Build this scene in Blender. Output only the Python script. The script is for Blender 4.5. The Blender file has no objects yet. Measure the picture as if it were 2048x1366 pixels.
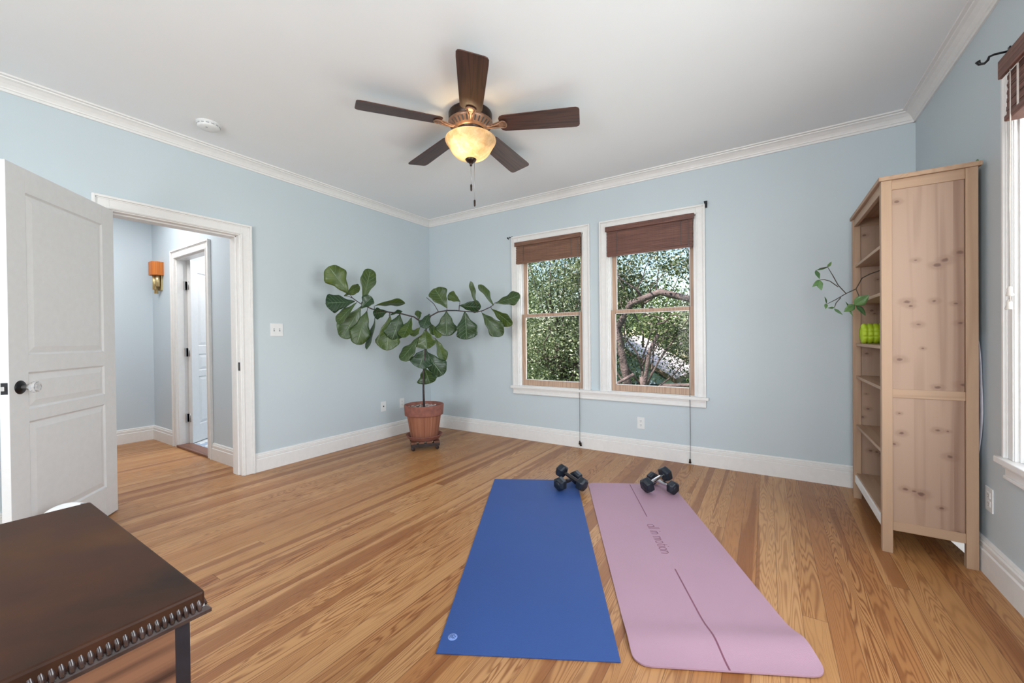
import bpy, math, random
import numpy as np
from mathutils import Vector, Matrix, noise as mnoise
sc = bpy.context.scene
COL = sc.collection
PI = math.pi
W = 4.601      # right wall
H = 2.675      # ceiling
YR = -6.0     # rear wall
# ------------------------------------------------------------------ camera, light, exposure
CAM = Vector((3.7284, -3.8407, 1.13))
cR = Vector((0.8425, 0.5386, -0.0109)); cU = Vector((0.0054, 0.0118, 0.9999)); cF = Vector((-0.5386, 0.8425, -0.007))
cd = bpy.data.cameras.new('camera'); cam = bpy.data.objects.new('camera', cd); COL.objects.link(cam)
cd.sensor_width = 36.0; cd.lens = 797.82 / 2048 * 36.0; cd.clip_start = 0.02; cd.clip_end = 200
m3 = Matrix((cR, cU, -cF)).transposed()
cam.matrix_world = Matrix.Translation(CAM) @ m3.to_4x4()
sc.camera = cam
sc.view_settings.view_transform = 'Standard'; sc.view_settings.look = 'None'
sc.view_settings.gamma = 1.0; sc.view_settings.use_curve_mapping = False
sc.view_settings.exposure = 1.12

wd = bpy.data.worlds.new('sky'); sc.world = wd; wd.use_nodes = True
wn = wd.node_tree.nodes; wl = wd.node_tree.links
sky = wn.new('ShaderNodeTexSky'); sky.sky_type = 'NISHITA'; sky.sun_disc = False
sky.sun_elevation = math.radians(52); sky.sun_rotation = math.radians(155); sky.air_density = 1.3; sky.dust_density = 0.4; sky.ozone_density = 2.0
bgn = wn['Background']; wl.new(sky.outputs[0], bgn.inputs[0]); bgn.inputs[1].default_value = 0.12

def light(name, kind, loc, energy, color, size=None, sizey=None, target=None, rot=None, spread=None, radius=None):
    l = bpy.data.lights.new(name, kind); l.energy = energy; l.color = color
    if kind == 'AREA':
        l.shape = 'RECTANGLE'; l.size = size; l.size_y = sizey or size
        if spread: l.spread = spread
    if radius is not None: l.shadow_soft_size = radius
    o = bpy.data.objects.new(name, l); COL.objects.link(o); o.location = loc
    if target is not None:
        o.rotation_euler = (Vector(target) - Vector(loc)).to_track_quat('-Z', 'Y').to_euler()
    return o
sun = light('sun', 'SUN', (0, -8, 12), 4.6, (1.0, 0.95, 0.86), target=(3.0, -1.5, 2.4))
sun.data.angle = 0.01
DAY = (0.93, 0.965, 1.0)
# daylight standing in the window openings, and fill lights added behind the camera
light('daylight_right_near', 'AREA', (W + 0.17, -2.76, 1.40), 25, DAY, 0.78, 1.56, target=(W - 1, -2.76, 1.25))
light('daylight_right_far', 'AREA', (W + 0.17, -1.74, 1.40), 8, DAY, 0.76, 1.56, target=(W - 1, -1.74, 1.25))
light('fill_right_rear', 'AREA', (W + 0.17, -4.86, 1.40), 8, DAY, 0.76, 1.56, target=(W - 1, -4.86, 1.40))  # side fill at the extra window added behind the camera
light('fill_rear_left', 'AREA', (2.3, YR - 0.17, 1.40), 46, DAY, 0.78, 1.56, target=(2.0, 0, 1.50))  # fill from behind the camera, through an invented window
light('fill_rear_right', 'AREA', (3.8, YR - 0.17, 1.40), 30, DAY, 0.78, 1.56, target=(3.0, 0, 1.50))  # second rear fill, its window is invented too
light('daylight_back_left', 'AREA', (1.76, 0.16, 1.28), 3, DAY, 0.66, 1.25, target=(1.76, -1, 1.28))
light('daylight_back_right', 'AREA', (2.80, 0.16, 1.28), 3, DAY, 0.66, 1.25, target=(2.80, -1, 1.28))
light('hall_fill_light', 'AREA', (-1.3, -3.2, 2.64), 17, (1.0, 0.98, 0.96), 0.9, 1.6, target=(-1.3, -3.2, 0))  # fill added to brighten the hall, no lamp known there
light('bathroom_fill_light', 'AREA', (-1.3, -1.2, 2.60), 14, (0.97, 0.98, 1.0), 0.6, 0.6, target=(-1.3, -1.2, 0))  # added fill for the bathroom, no fixture known

# ------------------------------------------------------------------ node helpers
def srgb(r, g, b):
    f = lambda c: (c / 255 / 12.92) if c / 255 <= 0.04045 else ((c / 255 + 0.055) / 1.055) ** 2.4
    return (f(r), f(g), f(b), 1.0)
class NT:
    def __init__(s, name):
        s.m = bpy.data.materials.new(name); s.m.use_nodes = True
        s.t = s.m.node_tree; s.n = s.t.nodes; s.l = s.t.links
        s.b = s.n['Principled BSDF']; s.out = s.n['Material Output']
    def set(s, sock, v):
        if isinstance(v, bpy.types.NodeSocket): s.l.new(v, sock)
        elif v is not None: sock.default_value = v
    def math(s, op, a, b=None, c=None, clamp=False):
        n = s.n.new('ShaderNodeMath'); n.operation = op; n.use_clamp = clamp
        s.set(n.inputs[0], a)
        if b is not None: s.set(n.inputs[1], b)
        if c is not None: s.set(n.inputs[2], c)
        return n.outputs[0]
    def vmath(s, op, a, b=None):
        n = s.n.new('ShaderNodeVectorMath'); n.operation = op
        s.set(n.inputs[0], a)
        if b is not None: s.set(n.inputs[1], b)
        return n.outputs['Value'] if op in ('LENGTH', 'DISTANCE', 'DOT_PRODUCT') else n.outputs[0]
    def coord(s, which='Object'):
        return s.n.new('ShaderNodeTexCoord').outputs[which]
    def sep(s, v):
        n = s.n.new('ShaderNodeSeparateXYZ'); s.set(n.inputs[0], v); return n.outputs
    def comb(s, x, y, z):
        n = s.n.new('ShaderNodeCombineXYZ')
        for i, v in enumerate((x, y, z)): s.set(n.inputs[i], v)
        return n.outputs[0]
    def noise(s, v, scale, detail=2.0, rough=0.5, dist=0.0):
        n = s.n.new('ShaderNodeTexNoise'); s.set(n.inputs['Vector'], v)
        n.inputs['Scale'].default_value = scale; n.inputs['Detail'].default_value = detail
        n.inputs['Roughness'].default_value = rough; n.inputs['Distortion'].default_value = dist
        return n.outputs[0]
    def white(s, v):
        n = s.n.new('ShaderNodeTexWhiteNoise'); n.noise_dimensions = '3D'; s.set(n.inputs['Vector'], v); return n.outputs
    def ramp(s, f, stops, interp='LINEAR'):
        n = s.n.new('ShaderNodeValToRGB'); n.color_ramp.interpolation = interp
        e = n.color_ramp.elements
        while len(e) < len(stops): e.new(0.5)
        for i, (p, c) in enumerate(stops): e[i].position = p; e[i].color = c
        s.set(n.inputs[0], f); return n.outputs[0]
    def mix(s, f, a, b, mode='MIX'):
        n = s.n.new('ShaderNodeMix'); n.data_type = 'RGBA'; n.blend_type = mode
        s.set(n.inputs[0], f); s.set(n.inputs[6], a); s.set(n.inputs[7], b); return n.outputs[2]
    def remap(s, v, a, b, c, d, smooth=False):
        n = s.n.new('ShaderNodeMapRange'); n.clamp = True
        if smooth: n.interpolation_type = 'SMOOTHSTEP'
        s.set(n.inputs[0], v)
        for i, x in enumerate((a, b, c, d)): n.inputs[i + 1].default_value = x
        return n.outputs[0]
    def bump(s, h, strength=0.2, dist=0.01):
        n = s.n.new('ShaderNodeBump'); n.inputs['Strength'].default_value = strength; n.inputs['Distance'].default_value = dist
        s.set(n.inputs['Height'], h); s.l.new(n.outputs[0], s.b.inputs['Normal']); return n.outputs[0]
    def base(s, c, rough=0.5, metal=0.0, spec=None):
        s.set(s.b.inputs['Base Color'], c); s.set(s.b.inputs['Roughness'], rough); s.b.inputs['Metallic'].default_value = metal
        if spec is not None: s.b.inputs['Specular IOR Level'].default_value = spec
        return s

def plain(name, c, rough=0.5, metal=0.0, var=0.06, scale=30, bump=0.05, spec=None, bdist=0.002):
    t = NT(name); o = t.coord(); nz = t.noise(o, scale, 3)
    dark = tuple(x * (1 - var) for x in c[:3]) + (1,); lite = tuple(min(1, x * (1 + var)) for x in c[:3]) + (1,)
    t.base(t.ramp(nz, [(0.3, dark), (0.7, lite)]), rough, metal, spec)
    if bump: t.bump(t.noise(o, scale * 4, 2), bump, bdist)
    return t.m

def wood(name, light_c, dark_c, axis='z', freq=9.0, stretch=0.6, rings=14.0, rough=0.45, strength=0.6, plank=None, pvar=0.5, knots=None, knot_c=None, coat=0.0, kplane=(0, 2), fine=0.35):
    t = NT(name); o = t.coord(); s = t.sep(o)
    ai = 'xyz'.index(axis); others = [i for i in range(3) if i != ai]
    if plank:
        pax, pw = plank
        idx = t.math('FLOOR', t.math('DIVIDE', s[pax], pw))
        rnd = t.white(t.comb(idx, 3.7, 1.1))[0]
    else: rnd = 0.37
    along = t.math('MULTIPLY', s[ai], stretch)
    a = t.math('ADD', t.math('MULTIPLY', s[others[0]], freq), t.math('MULTIPLY', rnd, 31.0))
    b = t.math('ADD', t.math('MULTIPLY', s[others[1]], freq), t.math('MULTIPLY', rnd, 17.0))
    n = t.noise(t.comb(a, b, along), 1.0, 1.5, 0.4)
    ring = t.math('POWER', t.math('ADD', t.math('MULTIPLY', t.math('SINE', t.math('MULTIPLY', n, rings * 6.28)), 0.5), 0.5), 2.0)
    fa = t.math('MULTIPLY', s[others[0]], 260.0); fb = t.math('MULTIPLY', s[others[1]], 260.0); fl = t.math('MULTIPLY', s[ai], 5.0)
    fn = t.noise(t.comb(fa, fb, fl), 1.0, 2)
    f = t.math('ADD', t.math('MULTIPLY', ring, strength), t.math('MULTIPLY', t.math('SUBTRACT', fn, 0.5), fine), clamp=True)
    if plank: f = t.math('ADD', f, t.math('MULTIPLY', t.math('SUBTRACT', rnd, 0.5), pvar), clamp=True)
    c = t.mix(f, light_c, dark_c)
    if knots:
        k = None
        for (kx, kz, kr) in knots:
            dx = t.math('DIVIDE', t.math('SUBTRACT', s[kplane[0]], kx), kr * 1.15); dz = t.math('DIVIDE', t.math('SUBTRACT', s[kplane[1]], kz), kr * 0.8)
            d = t.math('SQRT', t.math('ADD', t.math('MULTIPLY', dx, dx), t.math('MULTIPLY', dz, dz)))
            k = d if k is None else t.math('MINIMUM', k, d)
        k = t.math('ADD', k, t.math('MULTIPLY', t.math('SUBTRACT', t.noise(o, 45.0, 3), 0.5), 0.9))
        c = t.mix(t.remap(k, 0.25, 0.75, 0.85, 0.0, True), c, knot_c)
        c = t.mix(t.math('MULTIPLY', t.remap(k, 0.9, 2.2, 0.35, 0.0, True), 1.0), c, dark_c)
    t.base(c, rough)
    if coat: t.b.inputs['Coat Weight'].default_value = coat; t.b.inputs['Coat Roughness'].default_value = 0.12
    t.bump(fn, 0.08, 0.002)
    return t.m

# ------------------------------------------------------------------ materials
def wall_mat(name, c):
    t = NT(name); o = t.coord()
    nz = t.noise(o, 1.3, 3)
    t.base(t.mix(nz, tuple(x * 0.965 for x in c[:3]) + (1,), tuple(x * 1.03 for x in c[:3]) + (1,)), 0.55)
    t.bump(t.noise(o, 220, 3), 0.10, 0.002); return t.m
M = {}
M['wall'] = wall_mat('pale_blue_wall_paint', (0.550, 0.622, 0.660, 1))
M['hallwall'] = wall_mat('hall_blue_wall_paint', (0.56, 0.64, 0.70, 1))
M['ceil'] = wall_mat('white_ceiling_paint', (0.875, 0.895, 0.91, 1))
M['trim'] = plain('white_trim_paint', (0.80, 0.785, 0.77, 1), 0.35, var=0.02, bump=0.03)
M['door'] = plain('white_door_paint', (0.74, 0.74, 0.74, 1), 0.4, var=0.02, bump=0.03)
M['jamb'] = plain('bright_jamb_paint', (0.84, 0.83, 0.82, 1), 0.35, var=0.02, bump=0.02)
M['plastic'] = plain('white_plastic', (0.78, 0.79, 0.79, 1), 0.35, var=0.01, bump=0.0)
M['darkslot'] = plain('dark_slot', (0.05, 0.05, 0.055, 1), 0.6, bump=0)
M['greyscrew'] = plain('grey_toggle', (0.35, 0.36, 0.37, 1), 0.4, bump=0)
M['black'] = plain('black_metal', (0.02, 0.02, 0.023, 1), 0.35, 0.6, bump=0.02)
M['bronze'] = plain('dark_bronze', (0.045, 0.028, 0.022, 1), 0.35, 0.7, var=0.3, scale=60)
M['copper'] = plain('brushed_copper_bronze', (0.30, 0.17, 0.11, 1), 0.38, 0.55, var=0.25, scale=50)
M['chrome'] = plain('chrome', (0.78, 0.78, 0.80, 1), 0.16, 1.0, var=0.05, bump=0.15, scale=120)
M['nickel'] = plain('satin_nickel', (0.45, 0.44, 0.43, 1), 0.35, 0.9, bump=0.02)
M['brass'] = plain('pale_brass', (0.62, 0.50, 0.26, 1), 0.3, 0.6, bump=0.02)
M['rubber'] = plain('black_rubber', (0.012, 0.017, 0.026, 1), 0.36, var=0.2, scale=80, bump=0.1)
M['soil'] = plain('dark_soil', (0.05, 0.035, 0.028, 1), 0.9, var=0.5, scale=90, bump=0.8, bdist=0.01)
M['pebble'] = plain('pale_pebble', (0.42, 0.36, 0.33, 1), 0.7, var=0.35, scale=25, bump=0.1)
M['caster'] = plain('dark_dolly_paint', (0.025, 0.014, 0.012, 1), 0.4, var=0.3)
M['dollywood'] = wood('dolly_wood', srgb(120, 75, 52), srgb(70, 40, 28), 'x', rings=6)
M['stem'] = plain('fig_bark', (0.045, 0.032, 0.03, 1), 0.7, var=0.4, scale=80, bump=0.4)
M['vinestem'] = plain('vine_stem', (0.06, 0.05, 0.035, 1), 0.6, var=0.5, scale=60)
M['bark'] = plain('tree_bark', (0.15, 0.105, 0.10, 1), 0.9, var=0.5, scale=6, bump=0.8, bdist=0.03)
M['cord'] = plain('grey_cord', (0.13, 0.13, 0.135, 1), 0.7, bump=0)
M['tassel'] = plain('cream_tassel', (0.62, 0.57, 0.52, 1), 0.6, bump=0.1)
M['sash'] = wood('bare_pine_sash', srgb(190, 160, 138), srgb(152, 118, 98), 'z', freq=14, stretch=1.0, rings=8, strength=0.5, rough=0.55)
M['hwood'] = wood('sash_pine_rail', srgb(190, 160, 138), srgb(152, 118, 98), 'x', freq=14, stretch=1.0, rings=8, strength=0.5, rough=0.55)
M['bag'] = plain('white_bag_plastic', (0.55, 0.53, 0.60, 1), 0.3, var=0.1, scale=12)
M['lime'] = plain('lime_foam', (0.50, 0.68, 0.03, 1), 0.45, var=0.06, bump=0.05)
M['glassjar'] = plain('dark_blue_jar', (0.10, 0.12, 0.18, 1), 0.15, bump=0)

def floor_mat():
    t = NT('heart_pine_floorboards'); o = t.coord(); s = t.sep(o); BW = 0.0825
    ix = t.math('DIVIDE', t.math('ADD', s[0], 20.0), BW); i = t.math('FLOOR', ix)
    r = t.sep(t.white(t.comb(i, 1.3, 7.7))[1])
    jy = t.math('FLOOR', t.math('DIVIDE', t.math('ADD', s[1], t.math('MULTIPLY', r[0], 19.0)), 6.7))
    q = t.sep(t.white(t.comb(i, jy, 2.2))[1])
    xx = t.math('ADD', t.math('MULTIPLY', s[0], 13.0), t.math('MULTIPLY', q[0], 60.0))
    yy = t.math('MULTIPLY', s[1], 0.85)
    n = t.noise(t.comb(xx, yy, t.math('MULTIPLY', q[1], 50.0)), 1.0, 2.2, 0.42, 0.35)
    freq = t.math('ADD', 105.0, t.math('MULTIPLY', q[2], 110.0))
    ring = t.math('ADD', t.math('MULTIPLY', t.math('SINE', t.math('MULTIPLY', n, freq)), 0.5), 0.5)
    ring = t.math('POWER', ring, 2.2)
    fn = t.noise(t.comb(t.math('MULTIPLY', s[0], 320.0), t.math('MULTIPLY', s[1], 7.0), q[0]), 1.0, 2)
    basec = t.ramp(q[1], [(0.0, srgb(212, 170, 122)), (0.25, srgb(200, 156, 106)), (0.5, srgb(192, 145, 94)), (0.7, srgb(206, 162, 112)), (0.92, srgb(190, 140, 90)), (1.0, srgb(172, 120, 74))], 'LINEAR')
    grainc = t.ramp(q[2], [(0.0, srgb(150, 94, 56)), (0.5, srgb(166, 106, 64)), (1.0, srgb(134, 80, 46))])
    gs = t.math('MULTIPLY', ring, t.math('ADD', 0.26, t.math('MULTIPLY', q[0], 0.74)))
    grainc = t.mix(0.75, grainc, t.mix(1.0, basec, (0.46, 0.34, 0.25, 1), 'MULTIPLY'))
    c = t.mix(gs, basec, grainc)
    c = t.mix(t.math('MULTIPLY', t.math('SUBTRACT', fn, 0.35), 0.38, clamp=True), c, grainc)
    hs = t.noise(t.comb(t.math('ADD', t.math('MULTIPLY', s[0], 10.0), t.math('MULTIPLY', q[1], 40.0)), t.math('MULTIPLY', s[1], 0.30), t.math('MULTIPLY', q[2], 33.0)), 1.0, 1.0, 0.3)
    heart = t.math('MULTIPLY', t.remap(hs, 0.555, 0.60, 0.0, 1.0, True), t.remap(q[2], 0.45, 0.49, 0.0, 0.75))
    c = t.mix(heart, c, t.mix(fn, srgb(156, 100, 54), srgb(132, 80, 42)))
    blot = t.noise(o, 1.1, 3)
    c = t.mix(t.remap(blot, 0.45, 0.75, 0.0, 0.18, True), c, srgb(150, 96, 60))
    fr = t.math('FRACT', ix); edge = t.math('ABSOLUTE', t.math('SUBTRACT', fr, 0.5))
    gap = t.remap(edge, 0.478, 0.494, 0.0, 1.0)
    jf = t.math('FRACT', t.math('DIVIDE', t.math('ADD', s[1], t.math('MULTIPLY', r[0], 19.0)), 6.7))
    gap2 = t.math('GREATER_THAN', t.math('ABSOLUTE', t.math('SUBTRACT', jf, 0.5)), 0.4998)
    gap = t.math('MAXIMUM', gap, gap2)
    c = t.mix(t.math('MULTIPLY', gap, 0.55), c, srgb(84, 48, 28))
    rough = t.math('ADD', 0.30, t.math('MULTIPLY', t.noise(o, 9.0, 3), 0.16))
    c = t.mix(1.0, c, (0.83, 0.74, 0.66, 1), 'MULTIPLY')
    t.base(c, rough); t.b.inputs['Specular IOR Level'].default_value = 0.45
    h = t.math('SUBTRACT', t.math('MULTIPLY', ring, 0.12), gap)
    t.bump(h, 0.25, 0.002)
    return t.m
M['floor'] = floor_mat()

def mat_yoga(name, c, vx, scale):
    t = NT(name); o = t.coord()
    vor = t.n.new('ShaderNodeTexVoronoi'); t.set(vor.inputs['Vector'], o); vor.inputs['Scale'].default_value = scale
    nz = t.noise(o, 3.5, 3)
    c1 = tuple(x * (1 - vx) for x in c[:3]) + (1,); c2 = tuple(min(1, x * (1 + vx)) for x in c[:3]) + (1,)
    t.base(t.mix(nz, c1, c2), 0.62); t.b.inputs['Specular IOR Level'].default_value = 0.35
    t.bump(vor.outputs[0], 0.35, 0.002); return t.m
M['blue'] = mat_yoga('blue_rubber_mat', (0.031, 0.080, 0.270, 1), 0.05, 260)
M['pink'] = mat_yoga('dusty_pink_foam_mat', (0.432, 0.265, 0.338, 1), 0.04, 380)
M['plum'] = plain('plum_print', (0.20, 0.07, 0.11, 1), 0.6, bump=0)
M['palelogo'] = plain('pale_blue_print', (0.20, 0.31, 0.66, 1), 0.6, bump=0)
M['navylogo'] = plain('navy_print', (0.035, 0.085, 0.29, 1), 0.6, bump=0)

def terra():
    t = NT('weathered_terracotta'); o = t.coord(); s = t.sep(o)
    ang = t.math('ARCTAN2', s[1], s[0])
    st = t.noise(t.comb(t.math('MULTIPLY', ang, 7.0), t.math('MULTIPLY', s[2], 0.8), 0.0), 1.0, 4, 0.65)
    c = t.ramp(st, [(0.30, srgb(112, 64, 46)), (0.45, srgb(146, 92, 68)), (0.6, srgb(162, 108, 84)), (0.75, srgb(188, 146, 124))])
    t.base(c, 0.8); t.bump(t.noise(o, 60, 4), 0.2, 0.004); return t.m
M['terra'] = terra()
M['terrarim'] = plain('terracotta_rim', srgb(136, 86, 74), 0.85, var=0.2, scale=22, bump=0.15)

def leaf_mat(name, cd_, cl, cv):
    t = NT(name); uv = t.sep(t.coord('UV')); o = t.coord()
    v = t.math('ABSOLUTE', t.math('SUBTRACT', uv[1], 0.5)); v2 = t.math('MULTIPLY', v, 2.0)
    mid = t.remap(v2, 0.0, 0.07, 1.0, 0.0, True)
    ph = t.math('FRACT', t.math('SUBTRACT', t.math('MULTIPLY', uv[0], 7.5), t.math('MULTIPLY', v2, 1.7)))
    side = t.remap(t.math('ABSOLUTE', t.math('SUBTRACT', ph, 0.5)), 0.0, 0.09, 0.8, 0.0, True)
    vein = t.math('MAXIMUM', mid, side)
    info = t.n.new('ShaderNodeObjectInfo').outputs['Random']
    c = t.mix(t.math('MULTIPLY', t.math('MULTIPLY', t.noise(o, 14, 3), info), 1.7, clamp=True), cd_, cl)
    c = t.mix(t.math('MULTIPLY', vein, 0.8), c, cv)
    t.base(c, 0.34); t.b.inputs['Specular IOR Level'].default_value = 0.5
    bh = t.math('SUBTRACT', t.math('MULTIPLY', t.noise(o, 40, 2), 0.25), vein)
    t.bump(bh, 0.5, 0.004); return t.m
M['leaf'] = leaf_mat('fiddle_leaf', (0.010, 0.038, 0.013, 1), (0.075, 0.115, 0.012, 1), (0.13, 0.21, 0.10, 1))
M['vineleaf'] = leaf_mat('vine_leaf', (0.03, 0.09, 0.03, 1), (0.14, 0.27, 0.09, 1), (0.12, 0.24, 0.10, 1))

def glass_mat():
    t = NT('window_glass'); t.n.remove(t.b)
    tr = t.n.new('ShaderNodeBsdfTransparent'); tr.inputs[0].default_value = (0.97, 0.98, 0.98, 1)
    gl = t.n.new('ShaderNodeBsdfGlossy'); gl.inputs['Roughness'].default_value = 0.02
    fr = t.n.new('ShaderNodeFresnel'); fr.inputs[0].default_value = 1.45
    wv = t.noise(t.coord(), 2.0, 2)
    mx = t.n.new('ShaderNodeMixShader'); f = t.math('MULTIPLY', fr.outputs[0], t.math('ADD', 0.05, t.math('MULTIPLY', wv, 0.03)))
    t.l.new(f, mx.inputs[0]); t.l.new(tr.outputs[0], mx.inputs[1]); t.l.new(gl.outputs[0], mx.inputs[2])
    t.l.new(mx.outputs[0], t.out.inputs[0]); return t.m
M['glass'] = glass_mat()
def crystal():
    t = NT('clear_glass_knob'); t.base((0.92, 0.93, 0.95, 1), 0.05)
    t.b.inputs['Transmission Weight'].default_value = 0.8; t.bump(t.noise(t.coord(), 60, 1), 0.3, 0.002); return t.m
M['crystal'] = crystal()
def bowl_mat():
    t = NT('amber_marbled_glass_shade'); o = t.coord(); nz = t.noise(o, 22, 5, 0.65, 0.8)
    c = t.ramp(nz, [(0.3, (0.56, 0.38, 0.20, 1)), (0.55, (0.72, 0.55, 0.34, 1)), (0.75, (0.84, 0.72, 0.52, 1))])
    t.base(c, 0.35)
    df = t.n.new('ShaderNodeBsdfTranslucent'); t.set(df.inputs[0], c)
    mx = t.n.new('ShaderNodeMixShader'); mx.inputs[0].default_value = 0.5
    t.l.new(t.b.outputs[0], mx.inputs[1]); t.l.new(df.outputs[0], mx.inputs[2]); t.l.new(mx.outputs[0], t.out.inputs[0])
    return t.m
M['bowl'] = bowl_mat()
M['blade'] = wood('walnut_fan_blade', srgb(80, 48, 38), srgb(42, 25, 22), 'x', freq=30, stretch=1.5, rings=5, strength=0.7, rough=0.4)
M['pine'] = wood('waxed_pine', srgb(174, 143, 117), srgb(144, 110, 86), 'z', freq=10, stretch=0.5, rings=5, strength=0.35, rough=0.5)
M['pine_y'] = wood('waxed_pine_across', srgb(174, 143, 117), srgb(144, 110, 86), 'y', freq=12, stretch=0.8, rings=5, strength=0.35, rough=0.5)
M['pine_x'] = wood('waxed_pine_rail', srgb(174, 143, 117), srgb(144, 110, 86), 'x', freq=12, stretch=0.8, rings=5, strength=0.35, rough=0.5)
KN = [(4.293, 1.811, 0.017), (4.518, 1.524, 0.021), (4.466, 1.492, 0.024), (4.438, 1.47, 0.021), (4.362, 1.504, 0.014), (4.329, 1.295, 0.021), (4.343, 1.274, 0.014), (4.428, 1.294, 0.017), (4.501, 1.277, 0.014), (4.37, 1.179, 0.017), (4.518, 1.182, 0.017), (4.386, 1.059, 0.01), (4.302, 1.002, 0.021), (4.439, 0.866, 0.017), (4.524, 0.883, 0.021), (4.299, 0.725, 0.01), (4.308, 0.623, 0.017), (4.438, 0.653, 0.017), (4.473, 0.652, 0.01), (4.481, 0.528, 0.021), (4.28, 0.565, 0.014), (4.32, 0.338, 0.017), (4.352, 0.334, 0.014), (4.379, 0.324, 0.024), (4.451, 0.269, 0.014), (4.509, 0.163, 0.017)]
BKL = (4.40, -0.635, 0.0)   # bookcase origin
M['pinepanel'] = wood('knotty_pine_panel', srgb(168, 139, 119), srgb(122, 90, 72), 'z', freq=11, stretch=0.35, rings=5, strength=0.34, rough=0.5, plank=(0, 0.047), pvar=0.75, knots=[(a - BKL[0], b, c * 0.85) for a, b, c in KN], knot_c=srgb(84, 52, 40), fine=0.2)
M['pineback'] = wood('pine_back_boards', srgb(168, 134, 112), srgb(120, 90, 74), 'z', freq=8, stretch=0.6, rings=5, strength=0.4, rough=0.55, plank=(1, 0.09), pvar=0.6)
M['bamboo'] = None
def bamboo(name, a, b):
    t = NT(name); o = t.coord(); s = t.sep(o)
    n = t.noise(t.comb(t.math('MULTIPLY', s[0], 3.0), t.math('MULTIPLY', s[1], 3.0), t.math('MULTIPLY', s[2], 120.0)), 1.0, 3, 0.7)
    n2 = t.noise(t.comb(t.math('MULTIPLY', s[0], 90.0), t.math('MULTIPLY', s[1], 90.0), t.math('MULTIPLY', s[2], 3.0)), 1.0, 2)
    f = t.math('ADD', t.math('MULTIPLY', n, 0.8), t.math('MULTIPLY', n2, 0.12))
    t.base(t.ramp(f, [(0.30, b), (0.60, a)]), 0.55); t.bump(n, 0.5, 0.004); return t.m
M['bamboo'] = bamboo('woven_bamboo_brown', srgb(142, 104, 82), srgb(88, 58, 46))
M['bamboor'] = bamboo('woven_bamboo_reddish', srgb(128, 86, 72), srgb(74, 44, 38))
M['chesttop'] = None
def chest_top():
    t = NT('dark_varnished_top'); o = t.coord(); s = t.sep(o)
    n = t.noise(o, 4.0, 4, 0.6, 0.5)
    c = t.ramp(n, [(0.28, srgb(34, 20, 13)), (0.5, srgb(66, 38, 23)), (0.75, srgb(86, 54, 26))])
    g = t.noise(t.comb(t.math('MULTIPLY', s[0], 150.0), t.math('MULTIPLY', s[1], 8.0), 0.0), 1.0, 2)
    c = t.mix(t.math('MULTIPLY', g, 0.25), c, srgb(46, 28, 20))
    sp = t.noise(o, 420, 1)
    t.base(c, t.math('ADD', 0.42, t.math('MULTIPLY', n, 0.15)), spec=0.18); t.bump(sp, 0.05, 0.001); return t.m
M['chesttop'] = chest_top()
M['veneer'] = wood('walnut_veneer_side', srgb(124, 86, 64), srgb(58, 36, 29), 'y', freq=24, stretch=1.6, rings=2.2, strength=1.0, rough=0.35, fine=0.5)
M['carve'] = plain('dark_carved_walnut', (0.042, 0.026, 0.024, 1), 0.18, var=0.35, scale=30, bump=0.05, spec=0.7)
M['chestfront'] = plain('near_black_front', (0.010, 0.010, 0.016, 1), 0.35, var=0.3)
def tile_mat():
    t = NT('blue_white_tile'); o = t.coord()
    ck = t.n.new('ShaderNodeTexVoronoi'); t.set(ck.inputs['Vector'], o); ck.inputs['Scale'].default_value = 16
    c = t.ramp(t.sep(ck.outputs[1])[0], [(0.35, srgb(150, 172, 196)), (0.5, srgb(226, 230, 232))], 'CONSTANT')
    t.base(c, 0.3); t.bump(ck.outputs[0], 0.2, 0.004); return t.m
M['tile'] = tile_mat()
M['orangewood'] = wood('orange_wood_shade', srgb(196, 112, 40), srgb(150, 76, 22), 'z', freq=20, rings=6, strength=0.5)
M['grass'] = plain('lawn', (0.10, 0.16, 0.04, 1), 0.9, var=0.4, scale=2, bump=0.5, bdist=0.05)
def foliage(name, cols):
    t = NT(name)
    g = t.n.new('ShaderNodeNewGeometry')
    c = t.ramp(g.outputs['Random Per Island'], cols)
    t.base(c, 0.42)
    tl = t.n.new('ShaderNodeBsdfTranslucent'); t.set(tl.inputs[0], c)
    mx = t.n.new('ShaderNodeMixShader'); mx.inputs[0].default_value = 0.3
    t.l.new(t.b.outputs[0], mx.inputs[1]); t.l.new(tl.outputs[0], mx.inputs[2]); t.l.new(mx.outputs[0], t.out.inputs[0]); return t.m
M['oak'] = foliage('oak_leaves', [(0.0, srgb(52, 62, 40)), (0.5, srgb(92, 104, 66)), (0.85, srgb(140, 146, 104)), (1.0, srgb(196, 178, 168))])
M['elm'] = foliage('elm_leaves', [(0.0, srgb(58, 70, 46)), (0.5, srgb(118, 130, 92)), (0.85, srgb(176, 184, 142)), (1.0, srgb(225, 226, 208))])
M['lime_shrub'] = foliage('shrub_leaves', [(0.0, srgb(70, 96, 36)), (0.5, srgb(134, 156, 66)), (1.0, srgb(196, 206, 124))])
M['fargreen'] = foliage('far_leaves', [(0.0, srgb(74, 92, 56)), (0.5, srgb(112, 132, 78)), (1.0, srgb(158, 172, 116))])
M['roof'] = plain('pale_shingle_roof', srgb(214, 196, 192), 0.9, var=0.12, scale=8, bump=0.3, bdist=0.02)
M['siding'] = plain('pale_blue_siding', srgb(176, 192, 214), 0.8, var=0.06, scale=3)
M['darkpane'] = plain('dark_house_window', (0.03, 0.05, 0.08, 1), 0.1, bump=0)
M['fascia'] = plain('brown_fascia', srgb(120, 100, 88), 0.7)
M['sidingwhite'] = plain('exterior_white', (0.7, 0.7, 0.7, 1), 0.7)

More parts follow.
